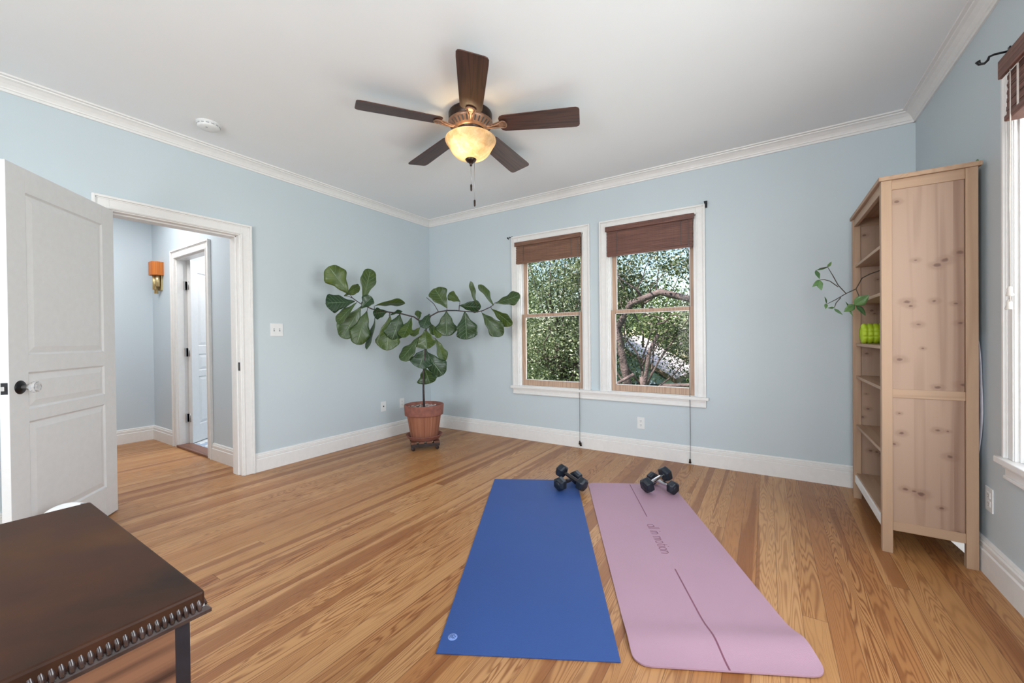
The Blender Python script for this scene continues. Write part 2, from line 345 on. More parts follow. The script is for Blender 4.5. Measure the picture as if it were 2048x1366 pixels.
# ------------------------------------------------------------------ mesh helpers
class MB:
    def __init__(s): s.v = []; s.f = []; s.uv = None; s.sm = []
    def add(s, vs, fs, smooth=False):
        o = len(s.v); s.v += [tuple(x) for x in vs]; s.f += [tuple(i + o for i in f) for f in fs]; s.sm += [smooth] * len(fs); return s
    def box(s, x0, x1, y0, y1, z0, z1):
        x0, x1 = sorted((x0, x1)); y0, y1 = sorted((y0, y1)); z0, z1 = sorted((z0, z1))
        return s.add([(x0, y0, z0), (x1, y0, z0), (x1, y1, z0), (x0, y1, z0), (x0, y0, z1), (x1, y0, z1), (x1, y1, z1), (x0, y1, z1)],
                     [(0, 3, 2, 1), (4, 5, 6, 7), (0, 1, 5, 4), (1, 2, 6, 5), (2, 3, 7, 6), (3, 0, 4, 7)])
    def obox(s, c, ax, ay, az):
        c, ax, ay, az = map(Vector, (c, ax, ay, az)); vs = []
        for k in (-1, 1):
            for (i, j) in ((-1, -1), (1, -1), (1, 1), (-1, 1)): vs.append(c + ax * i + ay * j + az * k)
        return s.add(vs, [(0, 3, 2, 1), (4, 5, 6, 7), (0, 1, 5, 4), (1, 2, 6, 5), (2, 3, 7, 6), (3, 0, 4, 7)])
    def tube(s, pts, rad, n=8, caps=True):
        pts = [Vector(p) for p in pts]; N = len(pts)
        if not hasattr(rad, '__len__'): rad = [rad] * N
        vs = []; fs = []; up = None
        for i, p in enumerate(pts):
            d = (pts[min(i + 1, N - 1)] - pts[max(i - 1, 0)]).normalized()
            if up is None: up = d.orthogonal().normalized()
            up = (up - d * up.dot(d)); up = up.normalized() if up.length > 1e-6 else d.orthogonal().normalized()
            w = d.cross(up)
            for k in range(n):
                a = 2 * PI * k / n; vs.append(p + (up * math.cos(a) + w * math.sin(a)) * rad[i])
        for i in range(N - 1):
            for k in range(n):
                k2 = (k + 1) % n; fs.append((i * n + k, i * n + k2, (i + 1) * n + k2, (i + 1) * n + k))
        s.add(vs, fs, True)
        if caps:
            o = len(s.v) - len(vs); s.f.append(tuple(o + k for k in reversed(range(n)))); s.f.append(tuple(o + (N - 1) * n + k for k in range(n))); s.sm += [False, False]
        return s
    def lathe(s, prof, c=(0, 0, 0), axis=(0, 0, 1), n=32, smooth=True):
        c = Vector(c); ax = Vector(axis).normalized(); u = ax.orthogonal().normalized(); w = ax.cross(u); vs = []; fs = []
        for (r, h) in prof:
            for k in range(n):
                a = 2 * PI * k / n; vs.append(c + ax * h + (u * math.cos(a) + w * math.sin(a)) * max(r, 1e-5))
        for i in range(len(prof) - 1):
            for k in range(n):
                k2 = (k + 1) % n; fs.append((i * n + k, i * n + k2, (i + 1) * n + k2, (i + 1) * n + k))
        return s.add(vs, fs, smooth)
    def prism(s, poly, vec):
        vec = Vector(vec); P = [Vector(p) for p in poly]; n = len(P)
        fs = [tuple(reversed(range(n))), tuple(n + i for i in range(n))] + [(i, (i + 1) % n, n + (i + 1) % n, n + i) for i in range(n)]
        return s.add(P + [p + vec for p in P], fs)
    def grid(s, pts, smooth=True):
        R = len(pts); Cn = len(pts[0]); vs = [p for row in pts for p in row]
        fs = [(i * Cn + j, i * Cn + j + 1, (i + 1) * Cn + j + 1, (i + 1) * Cn + j) for i in range(R - 1) for j in range(Cn - 1)]
        return s.add(vs, fs, smooth)
    def build(s, name, mat, parent=None, bevel=0.0, seg=2, label=None, loc=None, fixn=True):
        off = Vector((0, 0, 0)); p = parent
        while p is not None: off += p.location; p = p.parent
        if loc is not None: off = off + (Vector(loc) - off)
        me = bpy.data.meshes.new(name)
        me.from_pydata([tuple(Vector(v) - off) for v in s.v], [], s.f)
        for i, pl in enumerate(me.polygons): pl.use_smooth = s.sm[i]
        if fixn:
            import bmesh
            bm = bmesh.new(); bm.from_mesh(me); bmesh.ops.recalc_face_normals(bm, faces=bm.faces); bm.to_mesh(me); bm.free()
        me.materials.append(mat)
        o = bpy.data.objects.new(name, me); COL.objects.link(o)
        if parent is not None: o.parent = parent
        elif loc is not None: o.location = loc
        if bevel:
            b = o.modifiers.new('bevel', 'BEVEL'); b.width = bevel; b.segments = seg; b.limit_method = 'ANGLE'; b.angle_limit = math.radians(35)
        if label: o['label'] = label
        return o
def tag(o, label, cat, group=None, kind=None):
    o['label'] = label; o['category'] = cat
    if group: o['group'] = group
    if kind: o['kind'] = kind
    return o
def thing(name, loc, label, cat, group=None, kind=None):
    o = bpy.data.objects.new(name, None); COL.objects.link(o); o.location = loc; o.empty_display_size = 0.1
    return tag(o, label, cat, group, kind)
def B(*a): return MB().box(*a)

# ------------------------------------------------------------------ room shell
def wallbox(mb, fixed, a0, a1, openings, axis, z0=0.0, z1=H + 0.1):
    """wall slab with rectangular openings. axis 'x': runs along x; fixed=(f0,f1) is its thickness range"""
    def bx(p, q, za, zb):
        if q - p < 1e-4 or zb - za < 1e-4: return
        if axis == 'x': mb.box(p, q, fixed[0], fixed[1], za, zb)
        else: mb.box(fixed[0], fixed[1], p, q, za, zb)
    cur = a0
    for (p, q, za, zb) in sorted(openings):
        bx(cur, p, z0, z1); bx(p, q, z0, za); bx(p, q, zb, z1); cur = q
    bx(cur, a1, z0, z1)
WT = 0.137
WIN1 = (1.368, 2.150, 0.60, 2.205); WIN2 = (2.402, 3.206, 0.60, 2.205)
WIN3 = (-2.130, -1.348, 0.60, 2.205); WIN4 = (-3.150, -2.368, 0.60, 2.205)
WIN7 = (-5.25, -4.47, 0.60, 2.205)  # extra opening added behind the camera to admit side light
WIN5 = (1.90, 2.70, 0.60, 2.205); WIN6 = (3.40, 4.20, 0.60, 2.205)  # invented openings in the unseen rear wall, made to light the room
DOOR1 = (-3.030, -2.240, 0.0, 2.03)
BATH = (-1.64, -0.86, 0.0, 2.03)
def st(o, label, cat): return tag(o, label, cat, kind='structure')
mb = MB(); wallbox(mb, (0.0, 0.15), -0.137, W + 0.15, [WIN1, WIN2], 'x'); st(mb.build('wall_back', M['wall']), 'pale blue far wall with the two double-hung windows', 'wall')
mb = MB(); wallbox(mb, (-WT, 0.0), YR, 0.0, [DOOR1], 'y'); st(mb.build('wall_left', M['wall']), 'pale blue left wall with the open doorway to the hall', 'wall')
mb = MB(); wallbox(mb, (W, W + 0.15), YR, 0.0, [WIN3, WIN4, WIN7], 'y'); st(mb.build('wall_right', M['wall']), 'pale blue right wall behind the pine bookcase', 'wall')
mb = MB(); wallbox(mb, (YR - 0.15, YR), -0.137, W + 0.15, [WIN5, WIN6], 'x'); st(mb.build('wall_rear', M['wall']), 'pale blue wall behind the viewer', 'wall')
st(B(-0.137, W + 0.15, YR - 0.15, 0.15, H, H + 0.12).build('ceiling', M['ceil']), 'plain white ceiling around the fan', 'ceiling')
st(B(-2.5, W + 0.15, YR - 0.5, 0.15, -0.12, 0.0).build('floor', M['floor']), 'honey heart-pine board floor running towards the windows', 'floor')
# hall and bathroom beyond the door
HX = -2.35; HY = -2.16
mb = MB(); wallbox(mb, (HY, HY + 0.10), HX, -WT, [BATH], 'x'); st(mb.build('wall_hall', M['hallwall']), 'pale blue hall wall carrying the sconce and the bathroom door', 'wall')
st(B(HX - 0.1, HX, YR - 0.5, HY + 0.1, 0, H + 0.1).build('wall_hall_far', M['hallwall']), 'pale blue end wall of the hall, seen beside the open white door', 'wall')
st(B(HX, -WT, YR - 0.5, YR - 0.4, 0, H).build('wall_hall_rear', M['hallwall']), 'hall wall out of sight behind the door', 'wall')
st(B(HX - 0.1, -WT, YR - 0.5, 0.1, H, H + 0.1).build('ceiling_hall', M['ceil']), 'white hall ceiling beyond the doorway', 'ceiling')
st(B(HX - 0.1, HX, HY + 0.1, 0.0, 0, H).build('wall_bathroom_far', M['ceil']), 'white bathroom wall beyond the inner door', 'wall')
st(B(HX - 0.1, -WT, 0.0, 0.1, 0, H).build('wall_bathroom_end', M['ceil']), 'white end wall of the bathroom', 'wall')
st(B(HX, -WT - 0.001, HY + 0.11, 0.0, 0.0, 0.012).build('floor_bathroom', M['tile']), 'blue and white tiled bathroom floor beyond the inner door', 'floor')
st(B(BATH[0], BATH[1], HY - 0.02, HY + 0.11, 0.0, 0.022).build('trim_threshold', wood('dark_threshold_wood', srgb(124, 84, 66), srgb(80, 50, 38), 'x', rings=5), bevel=0.004), 'dark wooden threshold under the bathroom door', 'threshold')
# exterior shell: storey below, roof slab with overhang added to block the sun
st(B(-2.45, W + 0.15, YR - 0.5, 0.15, -3.2, -0.12).build('wall_lower_storey', M['sidingwhite']), 'storey of the house below the room', 'wall')
st(B(-3.0, W + 0.45, YR - 1.9, 0.45, H + 0.12, H + 0.32).build('ceiling_roof_sunshade', M['sidingwhite']), 'unseen roof slab above the ceiling, its deep overhang added to block the sun', 'roof')

# mouldings : profile (out, z) swept along a line
def mould(name, prof, p0, p1, out, label, cat='moulding', mat=None):
    p0 = Vector(p0); p1 = Vector(p1); out = Vector(out)
    poly = [p0 + out * a + Vector((0, 0, z)) for a, z in prof]
    return st(MB().prism(poly, p1 - p0).build(name, mat or M['trim']), label, cat)
BP = [(0, 0), (0.020, 0), (0.020, 0.108), (0.016, 0.112), (0.0135, 0.114), (0.0165, 0.118), (0.0165, 0.138), (0.010, 0.144), (0.0125, 0.149), (0.008, 0.158), (0.0, 0.160)]
CP = [(0, H), (0, H - 0.079), (0.010, H - 0.079), (0.012, H - 0.066), (0.018, H - 0.062), (0.020, H - 0.056), (0.030, H - 0.040), (0.048, H - 0.024), (0.062, H - 0.018), (0.064, H - 0.012), (0.080, H - 0.010), (0.080, H)]
CW = 0.075  # casing width
mould('baseboard_back', BP, (0, 0, 0), (W, 0, 0), (0, -1, 0), 'white baseboard under the two windows', 'baseboard')
mould('baseboard_left', BP, (0, DOOR1[1] + CW + 0.005, 0), (0, 0, 0), (1, 0, 0), 'white baseboard between the doorway and the plant', 'baseboard')
mould('baseboard_left_near', BP, (0, YR, 0), (0, DOOR1[0] - CW - 0.005, 0), (1, 0, 0), 'white baseboard behind the dresser side of the doorway', 'baseboard')
mould('baseboard_right', BP, (W, YR, 0), (W, 0, 0), (-1, 0, 0), 'white baseboard along the right wall below the outlet', 'baseboard')
mould('baseboard_rear', BP, (0, YR, 0), (W, YR, 0), (0, 1, 0), 'white baseboard behind the viewer', 'baseboard')
mould('baseboard_hall', BP, (HX, HY, 0), (BATH[0] - 0.09, HY, 0), (0, -1, 0), 'white hall baseboard left of the bathroom door', 'baseboard')
mould('baseboard_hall_near', BP, (BATH[1] + 0.09, HY, 0), (-WT, HY, 0), (0, -1, 0), 'white hall baseboard right of the bathroom door', 'baseboard')
mould('baseboard_hall_far', BP, (HX, YR, 0), (HX, HY, 0), (1, 0, 0), 'white baseboard on the hall end wall', 'baseboard')
mould('trim_crown_back', CP, (0, 0, 0), (W, 0, 0), (0, -1, 0), 'white crown moulding over the two windows', 'moulding')
mould('trim_crown_left', CP, (0, YR, 0), (0, 0, 0), (1, 0, 0), 'white crown moulding over the hall doorway', 'moulding')
mould('trim_crown_right', CP, (W, YR, 0), (W, 0, 0), (-1, 0, 0), 'white crown moulding on the right wall above the bookcase', 'moulding')
mould('trim_crown_rear', CP, (0, YR, 0), (W, YR, 0), (0, 1, 0), 'white crown moulding behind the viewer', 'moulding')

# generic frame builder in a wall plane: u along wall, n into room
def frame_axes(wall):
    if wall == 'back': return Vector((1, 0, 0)), Vector((0, -1, 0)), Vector((0, 0, 0))
    if wall == 'right': return Vector((0, 1, 0)), Vector((-1, 0, 0)), Vector((W, 0, 0))
    if wall == 'left': return Vector((0, 1, 0)), Vector((1, 0, 0)), Vector((0, 0, 0))
    if wall == 'rear': return Vector((1, 0, 0)), Vector((0, 1, 0)), Vector((0, YR, 0))
    if wall == 'hall': return Vector((1, 0, 0)), Vector((0, -1, 0)), Vector((0, HY, 0))
    if wall == 'lefthall': return Vector((0, 1, 0)), Vector((-1, 0, 0)), Vector((-WT, 0, 0))
def FB(mb, fr, u0, u1, n0, n1, z0, z1):
    u, n, o = fr
    c = o + u * (u0 + u1) / 2 + n * (n0 + n1) / 2 + Vector((0, 0, (z0 + z1) / 2))
    return mb.obox(c, u * abs(u1 - u0) / 2, n * abs(n1 - n0) / 2, Vector((0, 0, abs(z1 - z0) / 2)))
def casing(name, fr, op, cw, z0, label, parent=None, sides='LRT'):
    mb = MB(); a, b, _, zt = op
    def leg(u0, u1, za, zb, outer):
        FB(mb, fr, u0, u1, 0, 0.016, za, zb)
    FB(mb, fr, a - cw, a, 0, 0.016, z0, zt + cw); FB(mb, fr, b, b + cw, 0, 0.016, z0, zt + cw); FB(mb, fr, a, b, 0, 0.016, zt, zt + cw)
    bb = 0.016
    FB(mb, fr, a - cw, a - cw + bb, 0.016, 0.028, z0, zt + cw); FB(mb, fr, b + cw - bb, b + cw, 0.016, 0.028, z0, zt + cw); FB(mb, fr, a - cw + bb, b + cw - bb, 0.016, 0.028, zt + cw - bb, zt + cw)
    FB(mb, fr, a - cw + bb, a - cw + bb + .008, 0.016, 0.021, z0, zt + cw - bb); FB(mb, fr, b + cw - bb - .008, b + cw - bb, 0.016, 0.021, z0, zt + cw - bb); FB(mb, fr, a - cw + bb, b + cw - bb, 0.016, 0.021, zt + cw - bb - .008, zt + cw - bb)
    FB(mb, fr, a - 0.014, a - 0.004, 0.016, 0.020, z0, zt + 0.004); FB(mb, fr, b + 0.004, b + 0.014, 0.016, 0.020, z0, zt + 0.004); FB(mb, fr, a - 0.014, b + 0.014, 0.016, 0.020, zt + 0.004, zt + 0.014)
    return mb.build(name, M['trim'], parent, bevel=0.002, label=label)
def window(idx, wall, op, label):
    fr = frame_axes(wall); u, n, o = fr; a, b, z0, z1 = op
    w = thing('window_%d' % idx, o + u * (a + b) / 2 + Vector((0, 0, z0)), label, 'window', kind='structure')
    casing('casing', fr, op, CW, z0, None, w)
    mb = MB()   # jamb liner with stops
    for (p, q) in ((a, a + 0.012), (b - 0.012, b)): FB(mb, fr, p, q, -0.148, 0.004, z0, z1)
    FB(mb, fr, a, b, -0.148, 0.004, z1 - 0.012, z1); FB(mb, fr, a, b, -0.148, -0.012, z0 - 0.01, z0 + 0.004)
    for (p, q) in ((a + 0.012, a + 0.024), (b - 0.024, b - 0.012)):
        FB(mb, fr, p, q, -0.030, -0.014, z0, z1); FB(mb, fr, p, q, -0.078, -0.070, z0, z1)
    mb.build('jamb', M['jamb'], w, bevel=0.0015)
    zm = 1.402
    for nm, n0, n1, za, zb, rb, rt in (('lower_sash', -0.068, -0.034, z0 + 0.004, zm, 0.062, 0.032), ('upper_sash', -0.114, -0.080, zm - 0.034, z1 - 0.012, 0.034, 0.055)):
        sw = 0.048; p, q = a + 0.014, b - 0.014
        mb = MB(); FB(mb, fr, p, p + sw, n0, n1, za, zb); FB(mb, fr, q - sw, q, n0, n1, za, zb)
        FB(mb, fr, p + sw, q - sw, n0, n1, za, za + rb); FB(mb, fr, p + sw, q - sw, n0, n1, zb - rt, zb)
        s_ = mb.build(nm, M['sash'], w, bevel=0.003)
        g = MB(); FB(g, fr, p + sw - .004, q - sw + .004, (n0 + n1) / 2 - .002, (n0 + n1) / 2 + .002, za + rb - .004, zb - rt + .004)
        g.build('pane', M['glass'], s_)
        br = MB()   # bright putty bead
        e = 0.006
        for (r0, r1, s0, s1) in ((p + sw, p + sw + e, za + rb, zb - rt), (q - sw - e, q - sw, za + rb, zb - rt), (p + sw, q - sw, za + rb, za + rb + e), (p + sw, q - sw, zb - rt - e, zb - rt)):
            FB(br, fr, r0, r1, (n0 + n1) / 2 + .003, n1 - .008, s0, s1)
        br.build('glazing_bead', M['jamb'], s_)
    lk = MB(); FB(lk, fr, (a + b) / 2 - .02, (a + b) / 2 + .02, -.078, -.050, zm, zm + .012); lk.build('sash_lock', M['bronze'], w, bevel=0.003)
    return w
window(1, 'back', WIN1, 'double-hung window nearer the plant, bare pine sashes and white casing')
window(2, 'back', WIN2, 'double-hung window right of its twin, seeing the neighbour roof')
window(3, 'right', WIN3, 'tall window cut off at the right edge beyond the bookcase')
window(4, 'right', WIN4, 'right wall window outside the view, nearer the viewer')
window(5, 'rear', WIN5, 'added window in the wall behind the viewer, on its left half, for fill light')
window(6, 'rear', WIN6, 'unseen window added right behind the viewpoint to let fill light in')
window(7, 'right', WIN7, 'extra right wall window added behind the viewer for side light')
def stool(name, wall, u0, u1, label):
    fr = frame_axes(wall); mb = MB()
    FB(mb, fr, u0, u1, 0, 0.045, 0.574, 0.600)
    FB(mb, fr, u0 + 0.022, u1 - 0.022, 0, 0.018, 0.510, 0.574); FB(mb, fr, u0 + 0.020, u1 - 0.020, 0, 0.026, 0.556, 0.574); FB(mb, fr, u0 + 0.022, u1 - 0.022, 0, 0.024, 0.510, 0.524)
    return st(mb.build(name, M['trim'], bevel=0.003), label, 'window sill')
stool('trim_1', 'back', 1.272, 3.302, 'long white sill shared by the two far windows')
stool('trim_2', 'right', -3.25, -1.250, 'white sill of the right wall window by the outlet')
stool('trim_9', 'right', -5.35, -4.37, 'white sill of the added right wall window behind the viewer')
stool('trim_3', 'rear', 1.80, 2.80, 'white sill under the added rear left window')
stool('trim_4', 'rear', 3.30, 4.30, 'white sill under the added rear right window')
# doorway casing + jamb
fr = frame_axes('left')
cas = casing('trim_5', fr, DOOR1, 0.085, 0.0, None); st(cas, 'white casing round the doorway to the hall', 'door casing')
mb = MB(); a, b, _, zt = DOOR1
FB(mb, fr, a - 0.01, a + 0.008, -WT - 0.004, 0.004, 0, zt); FB(mb, fr, b - 0.008, b + 0.01, -WT - 0.004, 0.004, 0, zt); FB(mb, fr, a - 0.01, b + 0.01, -WT - 0.004, 0.004, zt - 0.008, zt + .01)
FB(mb, fr, a + 0.008, a + 0.019, -WT, -0.042, 0, zt - .008); FB(mb, fr, b - 0.019, b - 0.008, -WT, -0.042, 0, zt - .008); FB(mb, fr, a + 0.008, b - 0.008, -WT, -0.042, zt - .019, zt - .008)
jm = mb.build('trim_6', M['trim'], bevel=0.002); st(jm, 'white jamb lining inside the hall doorway', 'door jamb')
sp = MB(); sp.box(-0.036, -0.006, b - 0.0095, b - 0.007, 0.885, 0.955); sp.build('strike_plate', M['black'], jm)
cas = casing('trim_7', frame_axes('hall'), BATH, 0.088, 0.0, None); st(cas, 'white casing round the bathroom door in the hall', 'door casing')
mb = MB(); a, b, _, zt = BATH
frh = frame_axes('hall')
FB(mb, frh, a - 0.01, a + 0.003, -0.104, 0.003, 0.022, zt); FB(mb, frh, b - 0.003, b + .01, -0.104, 0.003, 0.022, zt); FB(mb, frh, a - .01, b + .01, -0.104, 0.003, zt - 0.003, zt + .01)
FB(mb, frh, a, a + 0.012, -0.062, -0.002, 0.02, zt); FB(mb, frh, a, b, -0.062, -0.002, zt - .012, zt)
st(mb.build('trim_8', M['trim'], bevel=0.002), 'white jamb lining inside the bathroom doorway', 'door jamb')

# ------------------------------------------------------------------ panel doors
def door_leaf(name, hinge, ang, width, label, knob=True, hinges=None, side=1):
    d = Vector((math.cos(ang), math.sin(ang), 0)); n = Vector((-math.sin(ang), math.cos(ang), 0)) * side; T = 0.035
    hx = Vector(hinge); root = thing(name, hx, label, 'door', kind='structure')
    def Q(d0, d1, n0, n1, z0, z1, mb):
        c = hx + d * (d0 + d1) / 2 + n * (n0 + n1) / 2 + Vector((0, 0, (z0 + z1) / 2)); return mb.obox(c, d * (d1 - d0) / 2, n * (n1 - n0) / 2, Vector((0, 0, (z1 - z0) / 2)))
    s = 0.112; zz = [(0.20, 0.735), (0.80, 0.985), (1.075, 1.895)]; top = 2.018; bot = 0.008
    mb = MB(); Q(0, s, -T, 0, bot, top, mb); Q(width - s, width, -T, 0, bot, top, mb)
    ed = [bot] + [v for p in zz for v in p] + [top]
    for k in range(0, len(ed), 2): Q(s, width - s, -T, 0, ed[k], ed[k + 1], mb)
    Q(s - .002, width - s + .002, -T + .009, -.009, bot + .05, top - .05, mb)
    leaf = mb.build('frame', M['door'], root, bevel=0.0015)
    for (z0, z1) in zz:
        for (nn, sg) in ((0.0, 1), (-T, -1)):
            pts = []
            g = 0.010; w2 = 0.040
            def ring(off, dep): return [hx + d * (s + off) + n * (nn - sg * dep) + Vector((0, 0, z0 + off)), hx + d * (width - s - off) + n * (nn - sg * dep) + Vector((0, 0, z0 + off)), hx + d * (width - s - off) + n * (nn - sg * dep) + Vector((0, 0, z1 - off)), hx + d * (s + off) + n * (nn - sg * dep) + Vector((0, 0, z1 - off))]
            rs = [ring(0, 0.0005), ring(0.007, 0.0075), ring(g, 0.0085), ring(w2, 0.0015), ring(w2 + .002, 0.0012)]
            vs = [v for r_ in rs for v in r_]; fs = []
            for k in range(len(rs) - 1):
                for j in range(4): fs.append((k * 4 + j, k * 4 + (j + 1) % 4, (k + 1) * 4 + (j + 1) % 4, (k + 1) * 4 + j))
            fs.append(tuple((len(rs) - 1) * 4 + j for j in range(4)))
            if sg == 1: pm = MB().add(vs, fs); pm.build('panel', M['door'], root)
            else: pm = MB().add(vs, fs); pm.build('panel', M['door'], root)
    if knob:
        kz = 0.915; kd = width - 0.062
        for sg, nn in ((1, 0.0), (-1, -T)):
            c = hx + d * kd + n * nn + Vector((0, 0, kz)); ax = n * sg
            r_ = MB().lathe([(0.0, 0.009), (0.018, 0.009), (0.022, 0.006), (0.030, 0.005), (0.034, 0.001), (0.034, 0.0)], c, ax, 28)
            ro = r_.build('rosette', M['black'], root)
            MB().lathe([(0.011, 0.0), (0.011, 0.026), (0.015, 0.030), (0.015, 0.036)], c, ax, 20).build('knob_neck', M['nickel'], ro)
            MB().lathe([(0.0, 0.034), (0.013, 0.034), (0.025, 0.046), (0.029, 0.056), (0.026, 0.066), (0.016, 0.071), (0.0, 0.072)], c, ax, 10, smooth=False).build('glass_knob', M['crystal'], root)
        lp = MB(); Q(width - 0.0005, width + 0.0015, -T / 2 - 0.0125, -T / 2 + 0.0125, kz - 0.028, kz + 0.028, lp); lo = lp.build('latch_plate', M['black'], root)
        lp = MB(); Q(width, width + 0.010, -T / 2 - 0.006, -T / 2 + 0.006, kz - 0.010, kz + 0.010, lp); lp.build('latch_bolt', M['nickel'], lo)
    return root, d, n
door_leaf('door_1', (0.036, -3.018, 0), math.radians(-39.7), 0.80, 'open white three-panel door with glass knob, at the left edge')
dr, dd, dn = door_leaf('door_2', (-1.590, HY + 0.112, 0.012), math.radians(127.3), 0.74, 'white bathroom door standing open, seen through the hall doorway', knob=False, side=-1)
for hz in (0.30, 1.02, 1.75):
    hb = MB(); hb.box(-1.640, -1.600, HY + 0.062, HY + 0.068, hz - 0.045, hz + 0.045)
    hb.box(BATH[0] - .0005, BATH[0] + 0.003, HY + 0.055, HY + 0.098, hz - 0.045, hz + 0.045); hb.tube([(-1.608, HY + 0.100, hz - 0.045), (-1.608, HY + 0.100, hz + 0.045)], 0.006, 10)
    hb.build('hinge', M['nickel'], dr)
tag(MB().tube([(HX, HY + 0.62, 1.975), (-WT, HY + 0.62, 1.975)], 0.013, 10).build('shower_rod', M['black']), 'black rod just above the open bathroom door', 'shower rod')

# ------------------------------------------------------------------ electrical plates
def plate(name, wall, u0, u1, z0, z1, kind, label, cat):
    fr = frame_axes(wall); u, n, o = fr; uc = (u0 + u1) / 2; zc = (z0 + z1) / 2
    r = thing(name, o + u * uc + Vector((0, 0, zc)), label, cat)
    mb = MB(); FB(mb, fr, u0, u1, 0, 0.005, z0, z1); mb.build('cover_plate', M['plastic'], r, bevel=0.002)
    if kind == 'duplex':
        for s_ in (-1, 1):
            f = MB(); FB(f, fr, uc - .017, uc + .017, .004, .0065, zc + s_ * .020 - .014, zc + s_ * .020 + .014); f.build('socket', M['plastic'], r, bevel=0.003)
            f = MB()
            for du in (-.0065, .0065): FB(f, fr, uc + du - .0012, uc + du + .0012, .006, .0068, zc + s_ * .020 - .002, zc + s_ * .020 + .007)
            FB(f, fr, uc - .0025, uc + .0025, .006, .0068, zc + s_ * .020 - .010, zc + s_ * .020 - .006); f.build('slots', M['darkslot'], r)
    if kind == 'jack':
        f = MB(); FB(f, fr, uc - .007, uc + .007, .004, .007, zc - .007, zc + .007); f.build('jack', M['darkslot'], r)
    if kind == 'switch2':
        for du in (-.024, .024):
            f = MB(); FB(f, fr, uc + du - .006, uc + du + .006, .004, .006, zc - .014, zc + .014); f.build('switch_slot', M['greyscrew'], r)
            c = o + u * (uc + du) + n * .011 + Vector((0, 0, zc + .005)); MB().obox(c, u * .0035, n * .006, Vector((0, 0, .004))).build('toggle', M['plastic'], r)
    return r
plate('light_switch', 'left', -2.006, -1.895, 1.176, 1.290, 'switch2', 'white double light switch plate right of the doorway', 'light switch')
plate('wall_outlet', 'left', -0.812, -0.740, 0.310, 0.425, 'jack', 'white single-jack wall plate left of the plant', 'wall plate')
plate('wall_outlet', 'left', -0.535, -0.465, 0.310, 0.425, 'duplex', 'white outlet partly hidden behind the plant pot', 'outlet')
plate('wall_outlet', 'back', 2.681, 2.751, 0.262, 0.372, 'duplex', 'white outlet on the far wall under the windows', 'outlet')
plate('wall_outlet', 'right', -1.118, -1.044, 0.300, 0.412, 'duplex', 'white outlet on the right wall beside the bookcase', 'outlet')

# ------------------------------------------------------------------ smoke detector
sd = thing('smoke_detector', (0.405, -2.60, H), 'round white smoke detector on the ceiling above the doorway', 'smoke detector')
MB().lathe([(0.0, 0), (0.074, 0), (0.074, 0.008), (0.066, 0.010), (0.066, 0.026), (0.058, 0.034), (0.030, 0.038), (0.0, 0.038)], (0.405, -2.60, H), (0, 0, -1), 36).build('body', M['plastic'], sd)
mb = MB()
for k in range(14):
    a = 2 * PI * k / 14; c = Vector((0.405 + 0.0665 * math.cos(a), -2.60 + 0.0665 * math.sin(a), H - 0.018)); t_ = Vector((-math.sin(a), math.cos(a), 0))
    mb.obox(c, t_ * 0.009, Vector((math.cos(a), math.sin(a), 0)) * 0.001, Vector((0, 0, 0.003)))
mb.build('vent_slots', M['greyscrew'], sd)
MB().lathe([(0, 0), (0.007, 0), (0.006, 0.003), (0, 0.003)], (0.425, -2.62, H - 0.0365), (0, 0, -1), 14).build('test_button', M['greyscrew'], sd)

# ------------------------------------------------------------------ ceiling fan
FX, FY = 2.021, -1.669; ZB = 2.594; FS = 1.12
fan = thing('ceiling_fan', (FX, FY, H), 'dark walnut five-blade ceiling fan with a lit amber glass bowl', 'ceiling fan')
fc = (FX, FY, 0)
MB().lathe([(0.0, H), (0.146, H), (0.149, H - 0.008), (0.148, H - 0.050), (0.142, H - 0.058)], fc, n=48).build('motor_housing', M['bronze'], fan)
MB().lathe([(0.140, H - 0.056), (0.152, H - 0.062), (0.148, H - 0.074), (0.112, H - 0.108), (0.104, H - 0.116), (0.0, H - 0.118)], fc, n=48).build('vent_band', M['copper'], fan)
for gk in range(5):
    mb = MB()
    for kk in range(5):
        a = 4.148 + 2 * PI * gk / 5 + (kk + 1) * 2 * PI / 30; e = Vector((math.cos(a), math.sin(a), 0)); t_ = Vector((-math.sin(a), math.cos(a), 0)); g = (e * 0.73 + Vector((0, 0, 1)) * 0.69).normalized()
        mb.obox(Vector((FX, FY, H - 0.090)) + e * 0.1315, t_ * 0.0046, g.cross(t_) * 0.0015, g * 0.017)
    for kk in range(4):
        a = 4.148 + 2 * PI * gk / 5 + (kk + 1.5) * 2 * PI / 30; e = Vector((math.cos(a), math.sin(a), 0)); t_ = Vector((-math.sin(a), math.cos(a), 0)); g = (e * 0.73 + Vector((0, 0, 1)) * 0.69).normalized()
        mb.obox(Vector((FX, FY, H - 0.090)) + e * 0.1290, t_ * 0.0120, g.cross(t_) * 0.0006, g * 0.002)
    mb.build('vent_grille', M['darkslot'], fan)
MB().lathe([(0.100, H - 0.114), (0.098, H - 0.128), (0.075, H - 0.140), (0.066, H - 0.150), (0.066, H - 0.190), (0.054, H - 0.200)], fc, n=40).build('switch_housing', M['bronze'], fan)
ZR = 2.496   # bowl rim height
pr = [(0.150, 0.012), (0.160, 0.004), (0.162, -0.004), (0.158, -0.016), (0.147, -0.034), (0.137, -0.052), (0.128, -0.070), (0.114, -0.090), (0.094, -0.108), (0.064, -0.123), (0.030, -0.130), (0.012, -0.131)]
MB().lathe([(r * 1.075, ZR + h * 1.02) for r, h in pr] , fc, n=56).build('glass_bowl', M['bowl'], fan)
MB().lathe([(0.0, ZR - 0.125), (0.036, ZR - 0.127), (0.039, ZR - 0.133), (0.031, ZR - 0.146), (0.014, ZR - 0.157), (0.009, ZR - 0.166), (0.008, ZR - 0.176), (0.0, ZR - 0.180)], fc, n=28).build('finial', M['bronze'], fan)
